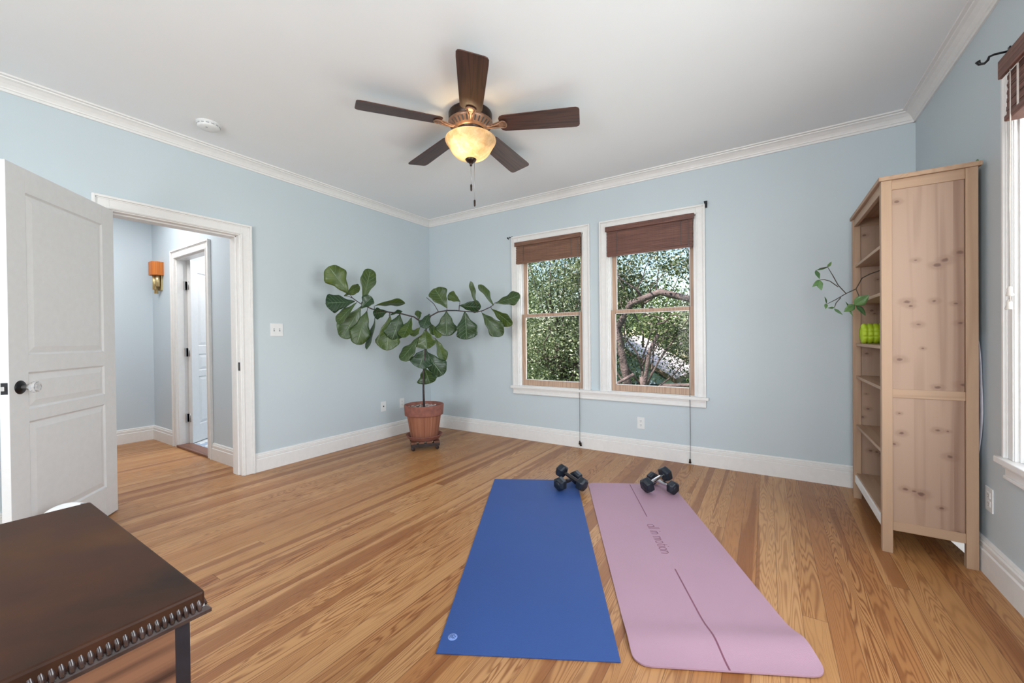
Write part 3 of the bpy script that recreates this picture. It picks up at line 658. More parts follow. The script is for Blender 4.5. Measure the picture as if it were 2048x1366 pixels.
for nm, dx, dy, z0, ln in (('a', 0.0, 0.0, ZR - 0.178, 0.125), ('b', 0.019, 0.012, ZR - 0.134, 0.275)):
    mb = MB(); mb.tube([(FX + dx, FY + dy, z0), (FX + dx, FY + dy, z0 - ln)], 0.0015, 6)
    ch = mb.build('pull_chain', M['nickel'], fan)
    zc = z0 - ln
    MB().lathe([(0.0, zc + .003), (0.0045, zc), (0.007, zc - 0.006), (0.0065, zc - 0.038), (0.004, zc - 0.045), (0.0, zc - 0.046)], (FX + dx, FY + dy, 0), n=14).build('pull_fob', M['bronze'], ch)
def blade(ph):
    d = Vector((math.cos(ph), math.sin(ph), 0)); t_ = Vector((-math.sin(ph), math.cos(ph), 0)); pit = math.radians(-11.5)
    w = t_ * math.cos(pit) + Vector((0, 0, 1)) * math.sin(pit); nn = d.cross(w); o = Vector((FX, FY, ZB))
    # local frame object for grain direction: build vertices in local coords and rotate the part
    prof = [(0.205, 0.046), (0.213, 0.062), (0.235, 0.072), (0.40, 0.078), (0.68, 0.087), (0.718, 0.086), (0.734, 0.078), (0.739, 0.064)]
    out = [(x, y) for x, y in prof] + [(x, -y) for x, y in reversed(prof)]
    me = MB(); me.prism([(x, y, -0.003) for x, y in out], (0, 0, 0.006))
    b = me.build('blade', M['blade'], None, bevel=0.0015, loc=(0, 0, 0)); b.parent = fan
    rm = Matrix((d, w, nn)).transposed().to_4x4(); b.matrix_local = Matrix.Translation(o - fan.location) @ rm @ Matrix.Rotation(math.radians(2.0), 4, 'Y')
    # bracket in the same local frame (sub-part of the blade)
    br = MB()
    br.prism([(0.085, -0.018, -0.012), (0.130, -0.014, -0.014), (0.175, -0.020, -0.008), (0.215, -0.030, -0.004), (0.250, -0.012, -0.004), (0.250, 0.012, -0.004), (0.215, 0.030, -0.004), (0.175, 0.020, -0.008), (0.130, 0.014, -0.014), (0.085, 0.018, -0.012)], (0, 0, -0.006))
    pts = []
    for k in range(25):
        a = 2 * PI * k / 24; pts.append((0.228 + 0.024 * math.cos(a), 0.030 * math.sin(a), -0.010))
    br.tube(pts, 0.0055, 8, caps=False)
    br.tube([(0.09, -0.012, -0.012), (0.14, -0.008, -0.024), (0.19, -0.014, -0.018), (0.222, -0.026, -0.010)], 0.0055, 8)
    br.tube([(0.09, 0.012, -0.012), (0.14, 0.008, -0.024), (0.19, 0.014, -0.018), (0.222, 0.026, -0.010)], 0.0055, 8)
    for yy in (-0.02, 0.02): br.lathe([(0, -0.004), (0.005, -0.004), (0.004, -0.007), (0, -0.008)], (0.235, yy, 0), n=10)
    bo = br.build('blade_bracket', M['copper'], None, bevel=0.001, loc=(0, 0, 0)); bo.parent = b
for k in range(5): blade(4.148 + 2 * PI * k / 5)
for k, a in enumerate((3.9, 6.0, 1.8)):
    c = Vector((FX + 0.085 * math.cos(a), FY + 0.085 * math.sin(a), ZR - 0.030))
    MB().lathe([(0.0, 0.030), (0.012, 0.030), (0.012, 0.010), (0.024, -0.012), (0.024, -0.030), (0.012, -0.044), (0, -0.046)], c, n=16).build('bulb', plain('warm_bulb_%d' % k, (0.9, 0.8, 0.6, 1), 0.4, bump=0), fan)
for k, (a, e_) in enumerate(((4.60, 0.60), (1.2, 0.22))):
    c = (FX + 0.07 * math.cos(a), FY + 0.07 * math.sin(a), ZR - 0.062)
    light('fan_bulb_light', 'POINT', c, e_, (1.0, 0.78, 0.48), radius=0.03)

# ------------------------------------------------------------------ blinds and rods
def blind(name, wall, u0, u1, zv0, zv1, zb, mat, n_out, label, cord_u, cord_z, tassel_z, cordmat, gapcord=True, tilt=0.0):
    fr = frame_axes(wall); u, n, o = fr
    r = thing(name, o + u * (u0 + u1) / 2 + Vector((0, 0, zv1)), label, 'blind')
    mb = MB(); FB(mb, fr, u0, u1, n_out, n_out + 0.012, zv0, zv1); FB(mb, fr, u0, u1, 0.018, n_out, zv1 - 0.022, zv1); mb.build('valance', mat, r, bevel=0.002)
    mb = MB(); p, q = u0 + 0.012, u1 - 0.014; hh = zv0 - 0.004 - zb; rows = 22
    for k in range(rows):
        z = zb + 0.006 + (hh + .01) * k / rows; dn_ = 0.004 * math.sin(k * 1.7) + 0.012 * (1 - k / rows)
        FB(mb, fr, p + 0.002 * math.sin(k * 2.3), q + 0.002 * math.cos(k * 1.9), 0.006 + dn_ * .3, n_out - 0.010 + dn_ * 0.4, z - 0.0015, z + (hh + .01) / rows * 0.86)
    sl = mb.build('folded_shade', mat, r)
    mb = MB(); FB(mb, fr, p, q, 0.004, n_out + 0.002, zb - 0.004, zb + 0.020); mb.build('bottom_fold', mat, sl, bevel=0.006)
    for cu in (u0 + 0.11, u1 - 0.11):
        mb = MB(); FB(mb, fr, cu - .001, cu + .001, n_out - 0.004, n_out + 0.001, zb, zv0); mb.build('ladder_cord', cordmat, sl)
    c0 = o + u * cord_u + n * (n_out + 0.004)
    pts = []; z = zv0
    while z > cord_z: pts.append(c0 + Vector((0, 0, z)) + u * 0.003 * math.sin(z * 5) + n * 0.002 * math.sin(z * 3)); z -= 0.08
    pts.append(c0 + Vector((0, 0, cord_z)))
    mb = MB(); mb.tube(pts, 0.0016, 6); mb.tube([q_ + u * 0.008 * (1 - abs(2 * i / len(pts) - 1)) for i, q_ in enumerate(pts)], 0.0013, 6)
    cr = mb.build('pull_cord', cordmat, r)
    for tz, du in tassel_z:
        c = c0 + u * du; MB().lathe([(0.0, tz + 0.024), (0.005, tz + 0.022), (0.008, tz + 0.012), (0.007, tz + 0.006), (0.011, tz - 0.010), (0.010, tz - 0.014), (0, tz - 0.014)], c, n=14).build('tassel', M['tassel'] if tz > 1 else M['bronze'], cr)
    return r
blind('bamboo_blind', 'back', 1.345, 2.138, 2.160, 2.206, 1.968, M['bamboo'], 0.034, 'brown bamboo blind rolled up in the window nearer the plant', 2.107, 0.03, [(0.055, 0.0), (0.040, 0.012)], M['cord'])
blind('bamboo_blind', 'back', 2.396, 3.196, 2.164, 2.212, 1.925, M['bamboor'], 0.034, 'reddish bamboo blind rolled up in the window facing the neighbour roof', 3.150, 0.02, [(0.028, 0.0)], M['cord'])
blind('bamboo_blind', 'right', -2.20, -1.490, 2.120, 2.190, 1.950, M['bamboor'], 0.095, 'bamboo blind jutting from the right wall at the picture edge', -1.560, 1.25, [(1.285, 0.004), (1.235, 0.010)], M['tassel'])
def bracket(name, p, fwd, side, label):
    p = Vector(p); f = Vector(fwd); s_ = Vector(side); z = Vector((0, 0, 1))
    r = thing(name, p, label, 'curtain bracket')
    MB().obox(p + f * 0.002, s_ * 0.008, f * 0.003, z * 0.030).build('wall_plate', M['black'], r, bevel=0.001)
    pts = [p + f * 0.003 + z * 0.012, p + f * 0.045 + z * 0.014, p + f * 0.060 + z * 0.010, p + f * 0.064 - z * 0.004, p + f * 0.074 - z * 0.014, p + f * 0.088 - z * 0.012, p + f * 0.094 + z * 0.002]
    MB().tube(pts, [0.0045, 0.0045, 0.0045, 0.005, 0.005, 0.006, 0.009], 10).build('hook_arm', M['black'], r)
    return r
bracket('curtain_bracket', (1.288, 0, 2.262), (0, -1, 0), (1, 0, 0), 'small black curtain hook at the upper corner of the window nearer the plant')
bracket('curtain_bracket', (3.290, 0, 2.278), (0, -1, 0), (1, 0, 0), 'small black curtain hook at the upper right corner of the far windows')
bracket('curtain_bracket', (W, -1.272, 2.312), (-1, 0, 0), (0, 1, 0), 'black curved curtain hook on the right wall above the cut-off window')

# ------------------------------------------------------------------ bookcase
X0, X1, Y0, Y1 = 4.230, 4.572, -1.058, -0.212; ZT = 1.945
bk = thing('bookcase', BKL, 'tall knotty pine bookcase with open shelves, standing in the right corner', 'bookcase')
PW = 0.042
def post(x0, x1, y0, y1):
    MB().box(x0, x1, y0, y1, 0, ZT - 0.022).build('post', M['pine'], bk, bevel=0.002)
post(X0, X0 + PW, Y0, Y0 + 0.034); post(X1 - PW + .002, X1 + .002, Y0, Y0 + 0.034); post(X0, X0 + PW, Y1 - 0.034, Y1); post(X1 - PW + .002, X1 + .002, Y1 - 0.034, Y1)
MB().box(X0 - 0.010, X1 + 0.014, Y0 - 0.008, Y1 + 0.008, ZT - 0.022, ZT).build('top_board', M['pine_y'], bk, bevel=0.003)
for (ya, yb) in ((Y0 + 0.012, Y0 + 0.022), (Y1 - 0.022, Y1 - 0.012)):
    MB().box(X0 + PW, X1 - PW, ya, yb, 0.13, ZT - 0.03).build('side_panel', M['pinepanel'], bk)
    for (z0, z1) in ((0.118, 0.165), (0.806, 0.850), (ZT - 0.072, ZT - 0.022)):
        MB().box(X0 + PW, X1 - PW + .002, ya - 0.006, yb + 0.006, z0, z1).build('side_rail', M['pine_x'], bk, bevel=0.0015)
MB().box(X1 - 0.010, X1 - 0.004, Y0 + 0.02, Y1 - 0.02, 0.12, ZT - 0.03).build('back_panel', M['pineback'], bk)
MB().box(X0 + 0.006, X0 + 0.026, Y0 + 0.034, Y1 - 0.034, ZT - 0.072, ZT - 0.022).build('front_rail', M['pine_y'], bk, bevel=0.002)
MB().box(X0 + 0.006, X0 + 0.026, Y0 + 0.034, Y1 - 0.034, 0.112, 0.162).build('front_rail', M['jamb'], bk, bevel=0.002, label='pale lower front rail')  # uses the white jamb paint, unlike the pine upper rail
for k in range(2):
    yb = Y0 + 0.034 if k == 0 else Y1 - 0.034; sg = 1 if k == 0 else -1
    MB().prism([(X1 - PW - 0.004, yb - sg * 0.030, 0.118), (X1 - PW - .050, yb - sg * 0.030, 0.118), (X1 - PW - 0.004, yb - sg * 0.030, 0.072)], (0, sg * 0.012, 0)).build('corner_brace', M['jamb'], bk)
for z in (1.612, 1.358, 1.072, 0.850, 0.512, 0.175):
    MB().box(X0 + 0.014, X1 - 0.010, Y0 + 0.023, Y1 - 0.023, z - 0.018, z).build('shelf', M['pine_y'], bk, bevel=0.0015)

# massage roller
rl = thing('foam_roller', (4.405, -0.315, 1.072), 'lime green textured foam roller lying on a bookcase shelf', 'foam roller')
mb = MB(); NR = 80; NX = 60; R0 = 0.066
rows = []
for i in range(NX + 1):
    x = -0.145 + 0.29 * i / NX; row = []
    endf = min(1, (0.145 - abs(x)) / 0.016); endf = math.sqrt(max(0, 1 - (1 - endf) ** 2))
    for k in range(NR + 1):
        a = 2 * PI * k / NR
        gx = abs(math.sin(x * 2 * PI / 0.058)) ; ga = abs(math.sin(a * 5))
        bumpv = 0.009 * min(1, gx * 1.6) * min(1, (ga if (int((a / (2 * PI)) * 4 + .5) % 2) else 1) * 1.6)
        r = (R0 - 0.007 + bumpv) * (0.80 + 0.20 * endf)
        row.append((4.405 + x, -0.315 + r * math.sin(a), 1.072 + R0 + r * math.cos(a)))
    rows.append(row)
mb.grid(rows); mb.build('foam_sleeve', M['lime'], rl)
for sx in (-0.143, 0.143): MB().lathe([(0.0, sx * .96), (0.030, sx * .96), (0.054, sx)], (4.405, -0.315, 1.072 + R0), (1, 0, 0), 30).build('end_cap', M['lime'], rl)
jr = thing('glass_jar', (4.38, -0.70, 0.850), 'small dark glass jar half hidden on the shelf below the roller', 'jar')
MB().lathe([(0, 0), (0.024, 0), (0.026, 0.006), (0.026, 0.05), (0.017, 0.062), (0.017, 0.070)], (4.38, -0.70, 0.850), n=24).build('jar_body', M['glassjar'], jr)
MB().lathe([(0.019, 0.068), (0.019, 0.082), (0, 0.083)], (4.38, -0.70, 0.850), n=24).build('lid', M['nickel'], jr)
# white bag squeezed between bookcase and wall
rows = []
for i in range(21):
    v = i / 20; row = []
    for j in range(9):
        s_ = j / 8; bul = math.sin(PI * v) ** 0.8 * 0.020
        row.append((X1 + 0.004 + bul * math.sin(PI * s_ * .5) + 0.002 * math.sin(9 * v), -1.032 + 0.26 * (1 - s_) + 0.004 * math.sin(11 * v), 0.52 + 0.60 * v))
    rows.append(row)
mb = MB(); mb.grid(rows); bg = mb.build('plastic_bag', M['bag']); tag(bg, 'pale plastic bag wedged between the bookcase and the right wall', 'bag')
sm = bg.modifiers.new('solid', 'SOLIDIFY'); sm.thickness = 0.003

# ------------------------------------------------------------------ leaves
def leaf_mesh(a, b, w, roll, ref, droop=0.10, wavy=0.05, prof=None, nu=14, nv=8, seed=0, cup=0.12):
    rnd = random.Random(seed)
    a = Vector(a); b = Vector(b); ax = b - a; L = ax.length; ax.normalize()
    ref = Vector(ref); n = (ref - ax * ref.dot(ax)).normalized()
    n = Matrix.Rotation(math.radians(roll), 3, ax) @ n; s_ = ax.cross(n)
    prof = prof or [(0, 0.04), (0.05, 0.12), (0.15, 0.26), (0.28, 0.46), (0.42, 0.68), (0.55, 0.88), (0.66, 0.99), (0.75, 1.0), (0.83, 0.91), (0.90, 0.74), (0.95, 0.54), (0.985, 0.30), (1.0, 0.0)]
    def pw(t):
        for i in range(len(prof) - 1):
            if t <= prof[i + 1][0]:
                f = (t - prof[i][0]) / (prof[i + 1][0] - prof[i][0]); return prof[i][1] * (1 - f) + prof[i + 1][1] * f
        return prof[-1][1]
    p1 = rnd.uniform(0, 6); p2 = rnd.uniform(0, 6)
    vs = []; uvs = []
    ts = [1 - (1 - i / nu) ** 1.25 if i > nu * 0.6 else i / nu for i in range(nu + 1)]
    ts = sorted(set([i / nu for i in range(nu)] + [0.955, 0.975, 0.99, 1.0]))
    for t in ts:
        hw = w / 2 * pw(t)
        for j in range(nv + 1):
            v = (j / nv - .5) * 2
            k = abs(v)
            e = 1 + wavy * 1.2 * math.sin(t * 15 + (p1 if v > 0 else p2)) * k
            c = a + ax * (L * t) + s_ * (hw * v * e) + n * (droop * L * math.sin(PI * t) * 0.6 + cup * hw * (k ** 1.5) * (1 if rnd.random() >= 0 else 1) + wavy * w * 0.35 * math.sin(t * 13 + (p1 if v > 0 else p2)) * k)
            vs.append(c); uvs.append((t, j / nv))
    return vs, uvs, len(ts), nv + 1
def add_leaf(parent, a, b, w, roll, ref, mat, name='leaf', **kw):
    vs, uvs, R_, C_ = leaf_mesh(a, b, w, roll, ref, **kw)
    off = Vector((0, 0, 0)); p = parent
    while p is not None: off += p.location; p = p.parent
    me = bpy.data.meshes.new(name)
    fs = [(i * C_ + j, i * C_ + j + 1, (i + 1) * C_ + j + 1, (i + 1) * C_ + j) for i in range(R_ - 1) for j in range(C_ - 1)]
    me.from_pydata([tuple(v - off) for v in vs], [], fs)
    ul = me.uv_layers.new(name='UVMap')
    for lp in me.loops: ul.data[lp.index].uv = uvs[lp.vertex_index]
    for pl in me.polygons: pl.use_smooth = True
    me.materials.append(mat); o = bpy.data.objects.new(name, me); COL.objects.link(o); o.parent = parent
    sd_ = o.modifiers.new('solid', 'SOLIDIFY'); sd_.thickness = 0.0012 if w > .06 else 0.0007; sd_.offset = 0
    return o

# ------------------------------------------------------------------ fiddle leaf fig
LEAF = [(0.389, -1.485, 1.57, 0.32, -1.641, 1.815, 0.183, 10.639), (0.375, -1.523, 1.549, 0.394, -1.366, 1.658, 0.098, 55.0), (0.436, -1.36, 1.506, 0.44, -1.271, 1.832, 0.133, 18.582), (0.408, -1.434, 1.502, 0.377, -1.712, 1.47, 0.153, -1.513), (0.414, -1.417, 1.489, 0.307, -1.549, 1.292, 0.111, 30.0), (0.429, -1.378, 1.457, 0.324, -1.515, 1.154, 0.177, -17.019), (0.449, -1.326, 1.415, 0.415, -1.424, 1.091, 0.169, -11.151), (0.48, -1.25, 1.373, 0.443, -1.327, 1.04, 0.118, 60.0), (0.43, -1.374, 1.437, 0.516, -1.318, 1.547, 0.119, -12.464), (0.474, -1.263, 1.466, 0.62, -0.996, 1.501, 0.129, 70.0), (0.528, -1.137, 1.416, 0.444, -1.252, 1.399, 0.118, -40.0), (0.536, -1.119, 1.372, 0.491, -1.131, 1.025, 0.199, -15.894), (0.578, -1.026, 1.394, 0.531, -1.094, 1.135, 0.191, -16.425), (0.628, -0.918, 1.356, 0.633, -1.047, 1.154, 0.132, 20.0), (0.532, -1.128, 1.371, 0.615, -1.027, 1.418, 0.08, -60.0), (0.659, -0.854, 1.158, 0.532, -0.987, 0.922, 0.145, 30.0), (0.7, -0.791, 1.237, 0.73, -0.803, 1.032, 0.202, 20.305), (0.703, -0.791, 1.037, 0.657, -0.849, 0.834, 0.213, 7.825), (0.707, -0.788, 1.0, 0.876, -0.724, 0.759, 0.19, 19.403), (0.684, -0.804, 0.832, 0.72, -0.756, 0.665, 0.202, 20.529), (0.788, -0.736, 1.141, 0.83, -0.655, 0.89, 0.115, -30.0), (0.735, -0.768, 1.31, 0.804, -0.745, 1.178, 0.089, -40.0), (0.762, -0.751, 1.283, 0.848, -0.747, 1.146, 0.085, -30.0), (0.667, -0.838, 1.258, 0.645, -0.937, 1.169, 0.085, 30.0), (0.731, -0.769, 1.4, 0.725, -0.852, 1.251, 0.117, 7.829), (0.663, -0.847, 1.336, 0.673, -0.869, 1.434, 0.072, -30.0), (0.891, -0.667, 1.461, 0.755, -0.707, 1.672, 0.174, -0.847), (0.887, -0.67, 1.429, 0.9, -0.69, 1.166, 0.2, -0.826), (1.046, -0.568, 1.417, 1.047, -0.541, 1.127, 0.229, -19.492), (1.007, -0.592, 1.528, 0.867, -0.613, 1.614, 0.095, -20.0), (0.998, -0.598, 1.486, 1.175, -0.45, 1.47, 0.122, 30.0), (1.158, -0.496, 1.478, 1.133, -0.578, 1.729, 0.11, 55.0), (1.3, -0.405, 1.476, 1.178, -0.501, 1.697, 0.139, 50.0), (1.318, -0.394, 1.508, 1.57, -0.301, 1.583, 0.139, -25.0), (1.202, -0.469, 1.404, 1.404, -0.387, 1.164, 0.153, 15.0), (1.286, -0.414, 1.445, 1.487, -0.331, 1.273, 0.127, 45.0)]
TR = [(0.682, -0.809, 0.400), (0.68, -0.812, 0.6), (0.681, -0.81, 0.785), (0.693, -0.797, 0.942), (0.699, -0.793, 1.074), (0.704, -0.788, 1.231), (0.722, -0.776, 1.337)]
BR = [(0.715, -0.780, 1.300), (0.745, -0.761, 1.378), (0.811, -0.718, 1.42), (0.891, -0.667, 1.434), (0.971, -0.616, 1.433), (1.051, -0.565, 1.422), (1.162, -0.494, 1.415), (1.211, -0.463, 1.43), (1.277, -0.42, 1.466), (1.309, -0.4, 1.497)]
BL = [(0.713, -0.782, 1.270), (0.64, -0.894, 1.367), (0.58, -1.021, 1.399), (0.528, -1.137, 1.411), (0.467, -1.281, 1.436), (0.429, -1.378, 1.481), (0.397, -1.464, 1.543)]
TW = [(0.816, -0.715, 1.42), (0.776, -0.74, 1.504), (0.71, -0.782, 1.574)]
PX, PY = 0.682, -0.809
fig = thing('fiddle_leaf_fig', (PX, PY, 0.115), 'fiddle leaf fig with two spreading branches in a terracotta pot', 'potted plant')
MB().tube(TR, [0.012, 0.0105, 0.0095, 0.009, 0.008, 0.008, 0.007], 10).build('trunk', M['stem'], fig)
MB().tube(BR, [0.008, 0.0075, 0.007, 0.0068, 0.0062, 0.0058, 0.0055, 0.005, 0.0045, 0.003], 8).build('branch', M['stem'], fig)
MB().tube(BL, [0.008, 0.0075, 0.007, 0.0065, 0.006, 0.005, 0.004], 8).build('branch', M['stem'], fig)
MB().tube(TW, [0.004, 0.0035, 0.003], 8).build('twig', M['stem'], fig)
stem_pts = []
for P_ in (TR, BR, BL):
    for i in range(len(P_) - 1):
        for k in range(6): stem_pts.append(Vector(P_[i]).lerp(Vector(P_[i + 1]), k / 6))
REF = (0.68, -0.73, 0.05)
for i, (ax_, ay_, az_, bx_, by_, bz_, w_, rl_) in enumerate(LEAF):
    lf = add_leaf(fig, (ax_, ay_, az_), (bx_, by_, bz_), w_ * 1.12, rl_, REF, M['leaf'], seed=i, droop=(-1) ** i * 0.07, wavy=0.09, cup=0.22 if i % 3 else -0.15)
    a = Vector((ax_, ay_, az_)); near = min(stem_pts, key=lambda q_: (q_ - a).length)
    if (near - a).length > 0.012:
        MB().tube([near, near.lerp(a, .5) + Vector((0, 0, .008)), a, a.lerp(Vector((bx_, by_, bz_)), .06)], [0.003, 0.0028, 0.0025, 0.002], 6).build('petiole', M['stem'], lf)
pc = (PX, PY, 0)
pot = MB().lathe([(0.0, 0.122), (0.138, 0.122), (0.142, 0.128), (0.176, 0.345), (0.178, 0.350)], pc, n=56).build('pot', M['terra'], fig)
MB().lathe([(0.176, 0.346), (0.196, 0.346), (0.198, 0.352), (0.205, 0.446), (0.204, 0.452), (0.196, 0.455), (0.188, 0.452), (0.184, 0.400), (0.176, 0.395)], pc, n=56).build('rim', M['terrarim'], pot)
MB().lathe([(0.184, 0.412), (0.12, 0.418), (0.05, 0.422), (0.0, 0.424)], pc, n=40).build('soil', M['soil'], fig)
rnd = random.Random(3); mb = MB()
for k in range(70):
    a = rnd.uniform(0, 2 * PI); r_ = 0.165 * math.sqrt(rnd.random()); s0 = rnd.uniform(0.008, 0.016)
    if r_ < 0.025: continue
    c = Vector((PX + r_ * math.cos(a), PY + r_ * math.sin(a), 0.424))
    mb.lathe([(0, -s0 * .6), (s0 * .8, -s0 * .35), (s0, 0), (s0 * .75, s0 * .4), (0, s0 * .6)], c, (rnd.uniform(-.3, .3), rnd.uniform(-.3, .3), 1), 8)
tag_p = mb.build('pebbles', M['pebble'], fig); tag_p['kind'] = 'stuff'
so = thing('plant_saucer', (PX, PY, 0.092), 'wide terracotta saucer under the fig pot, on the dolly', 'saucer')
MB().lathe([(0.0, 0.092), (0.150, 0.092), (0.158, 0.098), (0.186, 0.136), (0.190, 0.140), (0.183, 0.142), (0.150, 0.112), (0.0, 0.110)], pc, n=56).build('dish', M['terrarim'], so)
so['label'] = 'wide terracotta saucer under the fig pot, on the dolly'
da = math.radians(-41); dx_ = Vector((math.cos(da), math.sin(da), 0)); dy_ = Vector((-math.sin(da), math.cos(da), 0))
dl = thing('plant_dolly', (PX, PY, 0), 'low dark wooden plant dolly on casters under the saucer', 'plant dolly')
for k in range(4):
    c = Vector((PX, PY, 0.081)) + dy_ * (-0.115 + 0.0767 * k); MB().obox(c, dx_ * 0.150, dy_ * 0.028, Vector((0, 0, 0.009))).build('slat', M['dollywood'], dl, bevel=0.002)
for s_ in (-1, 1):
    c = Vector((PX, PY, 0.056)) + dx_ * (0.130 * s_); MB().obox(c, dx_ * 0.016, dy_ * 0.145, Vector((0, 0, 0.0155))).build('crosspiece', M['caster'], dl, bevel=0.002)
for sx in (-1, 1):
    for sy in (-1, 1):
        c = Vector((PX, PY, 0.020)) + dx_ * (0.122 * sx) + dy_ * (0.120 * sy)
        mb = MB(); mb.lathe([(0, -0.010), (0.018, -0.010), (0.020, -0.007), (0.020, 0.007), (0.018, 0.010), (0, 0.010)], c, dx_, 18); mb.obox(c + Vector((0, 0, .012)), dx_ * .013, dy_ * .010, Vector((0, 0, .010)))
        mb.build('caster', M['caster'], dl)

# ------------------------------------------------------------------ trailing vine on the bookcase
vn = thing('trailing_vine', (4.40, -0.66, 1.358), 'vine cutting with thin stems and few leaves reaching out of the bookcase', 'plant')
V1 = [(4.40, -0.66, 1.46), (4.308, -0.62, 1.519), (4.256, -0.63, 1.499), (4.215, -0.66, 1.474), (4.193, -0.68, 1.429), (4.181, -0.7, 1.407), (4.132, -0.72, 1.381)]
MB().tube(V1, [0.004, 0.0035, 0.003, 0.003, 0.003, 0.003, 0.0025], 8).build('stem', M['vinestem'], vn)
for P_ in ([(4.132, -0.72, 1.381), (4.093, -0.73, 1.435), (4.069, -0.74, 1.49), (4.043, -0.74, 1.548)], [(4.094, -0.73, 1.423), (4.058, -0.7, 1.465), (4.029, -0.7, 1.477), (4.009, -0.7, 1.476)], [(4.132, -0.72, 1.381), (4.078, -0.74, 1.344), (4.038, -0.75, 1.321)], [(4.108, -0.72, 1.359), (4.087, -0.7, 1.328), (4.079, -0.7, 1.3)], [(4.181, -0.7, 1.407), (4.195, -0.705, 1.36), (4.176, -0.7, 1.311)], [(4.176, -0.70, 1.311), (4.160, -0.70, 1.300), (4.146, -0.70, 1.296)], [(4.043, -0.74, 1.548), (4.01, -0.72, 1.546), (3.987, -0.70, 1.535)]):
    MB().tube(P_, [0.0025] * (len(P_) - 1) + [0.0015], 6).build('stem', M['vinestem'], vn)
PLV = [(4.047, -0.7, 1.553, 3.985, -0.72, 1.535, 0.012), (4.047, -0.7, 1.553, 4.064, -0.72, 1.582, 0.018), (3.987, -0.7, 1.537, 4.005, -0.72, 1.48, 0.025), (4.009, -0.7, 1.476, 3.968, -0.72, 1.433, 0.028), (4.002, -0.7, 1.476, 4.015, -0.72, 1.408, 0.034), (4.041, -0.7, 1.327, 4.029, -0.72, 1.37, 0.01), (4.038, -0.7, 1.327, 4.034, -0.72, 1.292, 0.02), (4.079, -0.7, 1.3, 4.043, -0.72, 1.298, 0.013), (4.077, -0.7, 1.294, 4.117, -0.72, 1.252, 0.016), (4.172, -0.7, 1.311, 4.237, -0.72, 1.365, 0.062), (4.176, -0.7, 1.311, 4.12, -0.72, 1.27, 0.043), (4.181, -0.7, 1.307, 4.221, -0.72, 1.242, 0.036), (4.146, -0.7, 1.288, 4.166, -0.72, 1.238, 0.01), (4.146, -0.7, 1.3, 4.129, -0.72, 1.333, 0.008)]
for i, q in enumerate(PLV):
    add_leaf(vn, q[:3], q[3:6], q[6], ((i * 37) % 50) - 25, (0.2, -0.95, 0.2), M['vineleaf'], seed=50 + i, prof=[(0, 0.05), (0.1, 0.5), (0.3, 0.95), (0.45, 1.0), (0.7, 0.7), (0.9, 0.25), (1, 0)], nu=8, nv=4, wavy=0.04)
MB().lathe([(0, 0), (0.040, 0), (0.052, 0.09), (0.048, 0.09), (0.040, 0.06), (0, 0.06)], (4.42, -0.66, 1.358), n=24).build('pot', M['terrarim'], vn)
tip = thing('leaf_sprig', (4.585, -0.99, 1.90), 'tiny green leaf tip poking up behind the bookcase top', 'leaf')
add_leaf(tip, (4.590, -0.99, 1.925), (4.588, -1.0, 1.972), 0.012, 15, (-0.6, -0.8, 0), M['vineleaf'], name='leaf_blade', seed=7, nu=8, nv=4)

# ------------------------------------------------------------------ yoga mats
def matframe(o, along, across): return Vector(o), Vector(along).normalized(), Vector(across).normalized()
# blue mat
O, A, S = matframe((2.721, -2.794, 0), (-0.842, 1.564, 0), (1.564, 0.842, 0)); LB, WB = 1.776, 0.652
bm_ = thing('yoga_mat', O + A * LB / 2 + S * WB / 2, 'blue yoga mat with a pale round logo at its near corner', 'yoga mat')
mb = MB(); TH = 0.006
mb.obox(O + A * LB / 2 + S * WB / 2 + Vector((0, 0, TH / 2 + .0003)), A * LB / 2, S * WB / 2, Vector((0, 0, TH / 2))); mb.build('mat', M['blue'], bm_, bevel=0.0015)
lc = O + A * 0.077 + S * 0.043 + Vector((0, 0, TH + 0.0006))
MB().lathe([(0, 0.0008), (0.0175, 0.0008), (0.018, 0)], lc, n=36).build('logo', M['palelogo'], bm_)
mb = MB()
def stroke(mb, o, e1, e2, pts, w, h):
    P_ = [o + e1 * x + e2 * y for x, y in pts]
    for i in range(len(P_) - 1):
        d = P_[i + 1] - P_[i]; L = d.length
        if L < 1e-6: continue
        d.normalize(); s_ = Vector((-d.y, d.x, 0)); c = (P_[i] + P_[i + 1]) / 2
        mb.obox(c + Vector((0, 0, h / 2)), d * (L / 2 + w * .3), s_ * w / 2, Vector((0, 0, h / 2)))
lo = lc + Vector((0, 0, 0.0006))
for ch in ([(-.010, -.006), (-.006, .001), (-.002, -.005), (.000, .000), (.004, -.007)], [(-.001, .002), (.001, .010), (.006, .010), (.007, .003), (.012, .004), (.010, -.003)], [(-.008, .003), (-.006, .009), (-.002, .006)], [(.002, -.010), (.005, -.004), (.010, -.008)]):
    stroke(mb, lo, S, A, ch, 0.0018, 0.0006)
mb.build('logo_mark', M['navylogo'], bm_)
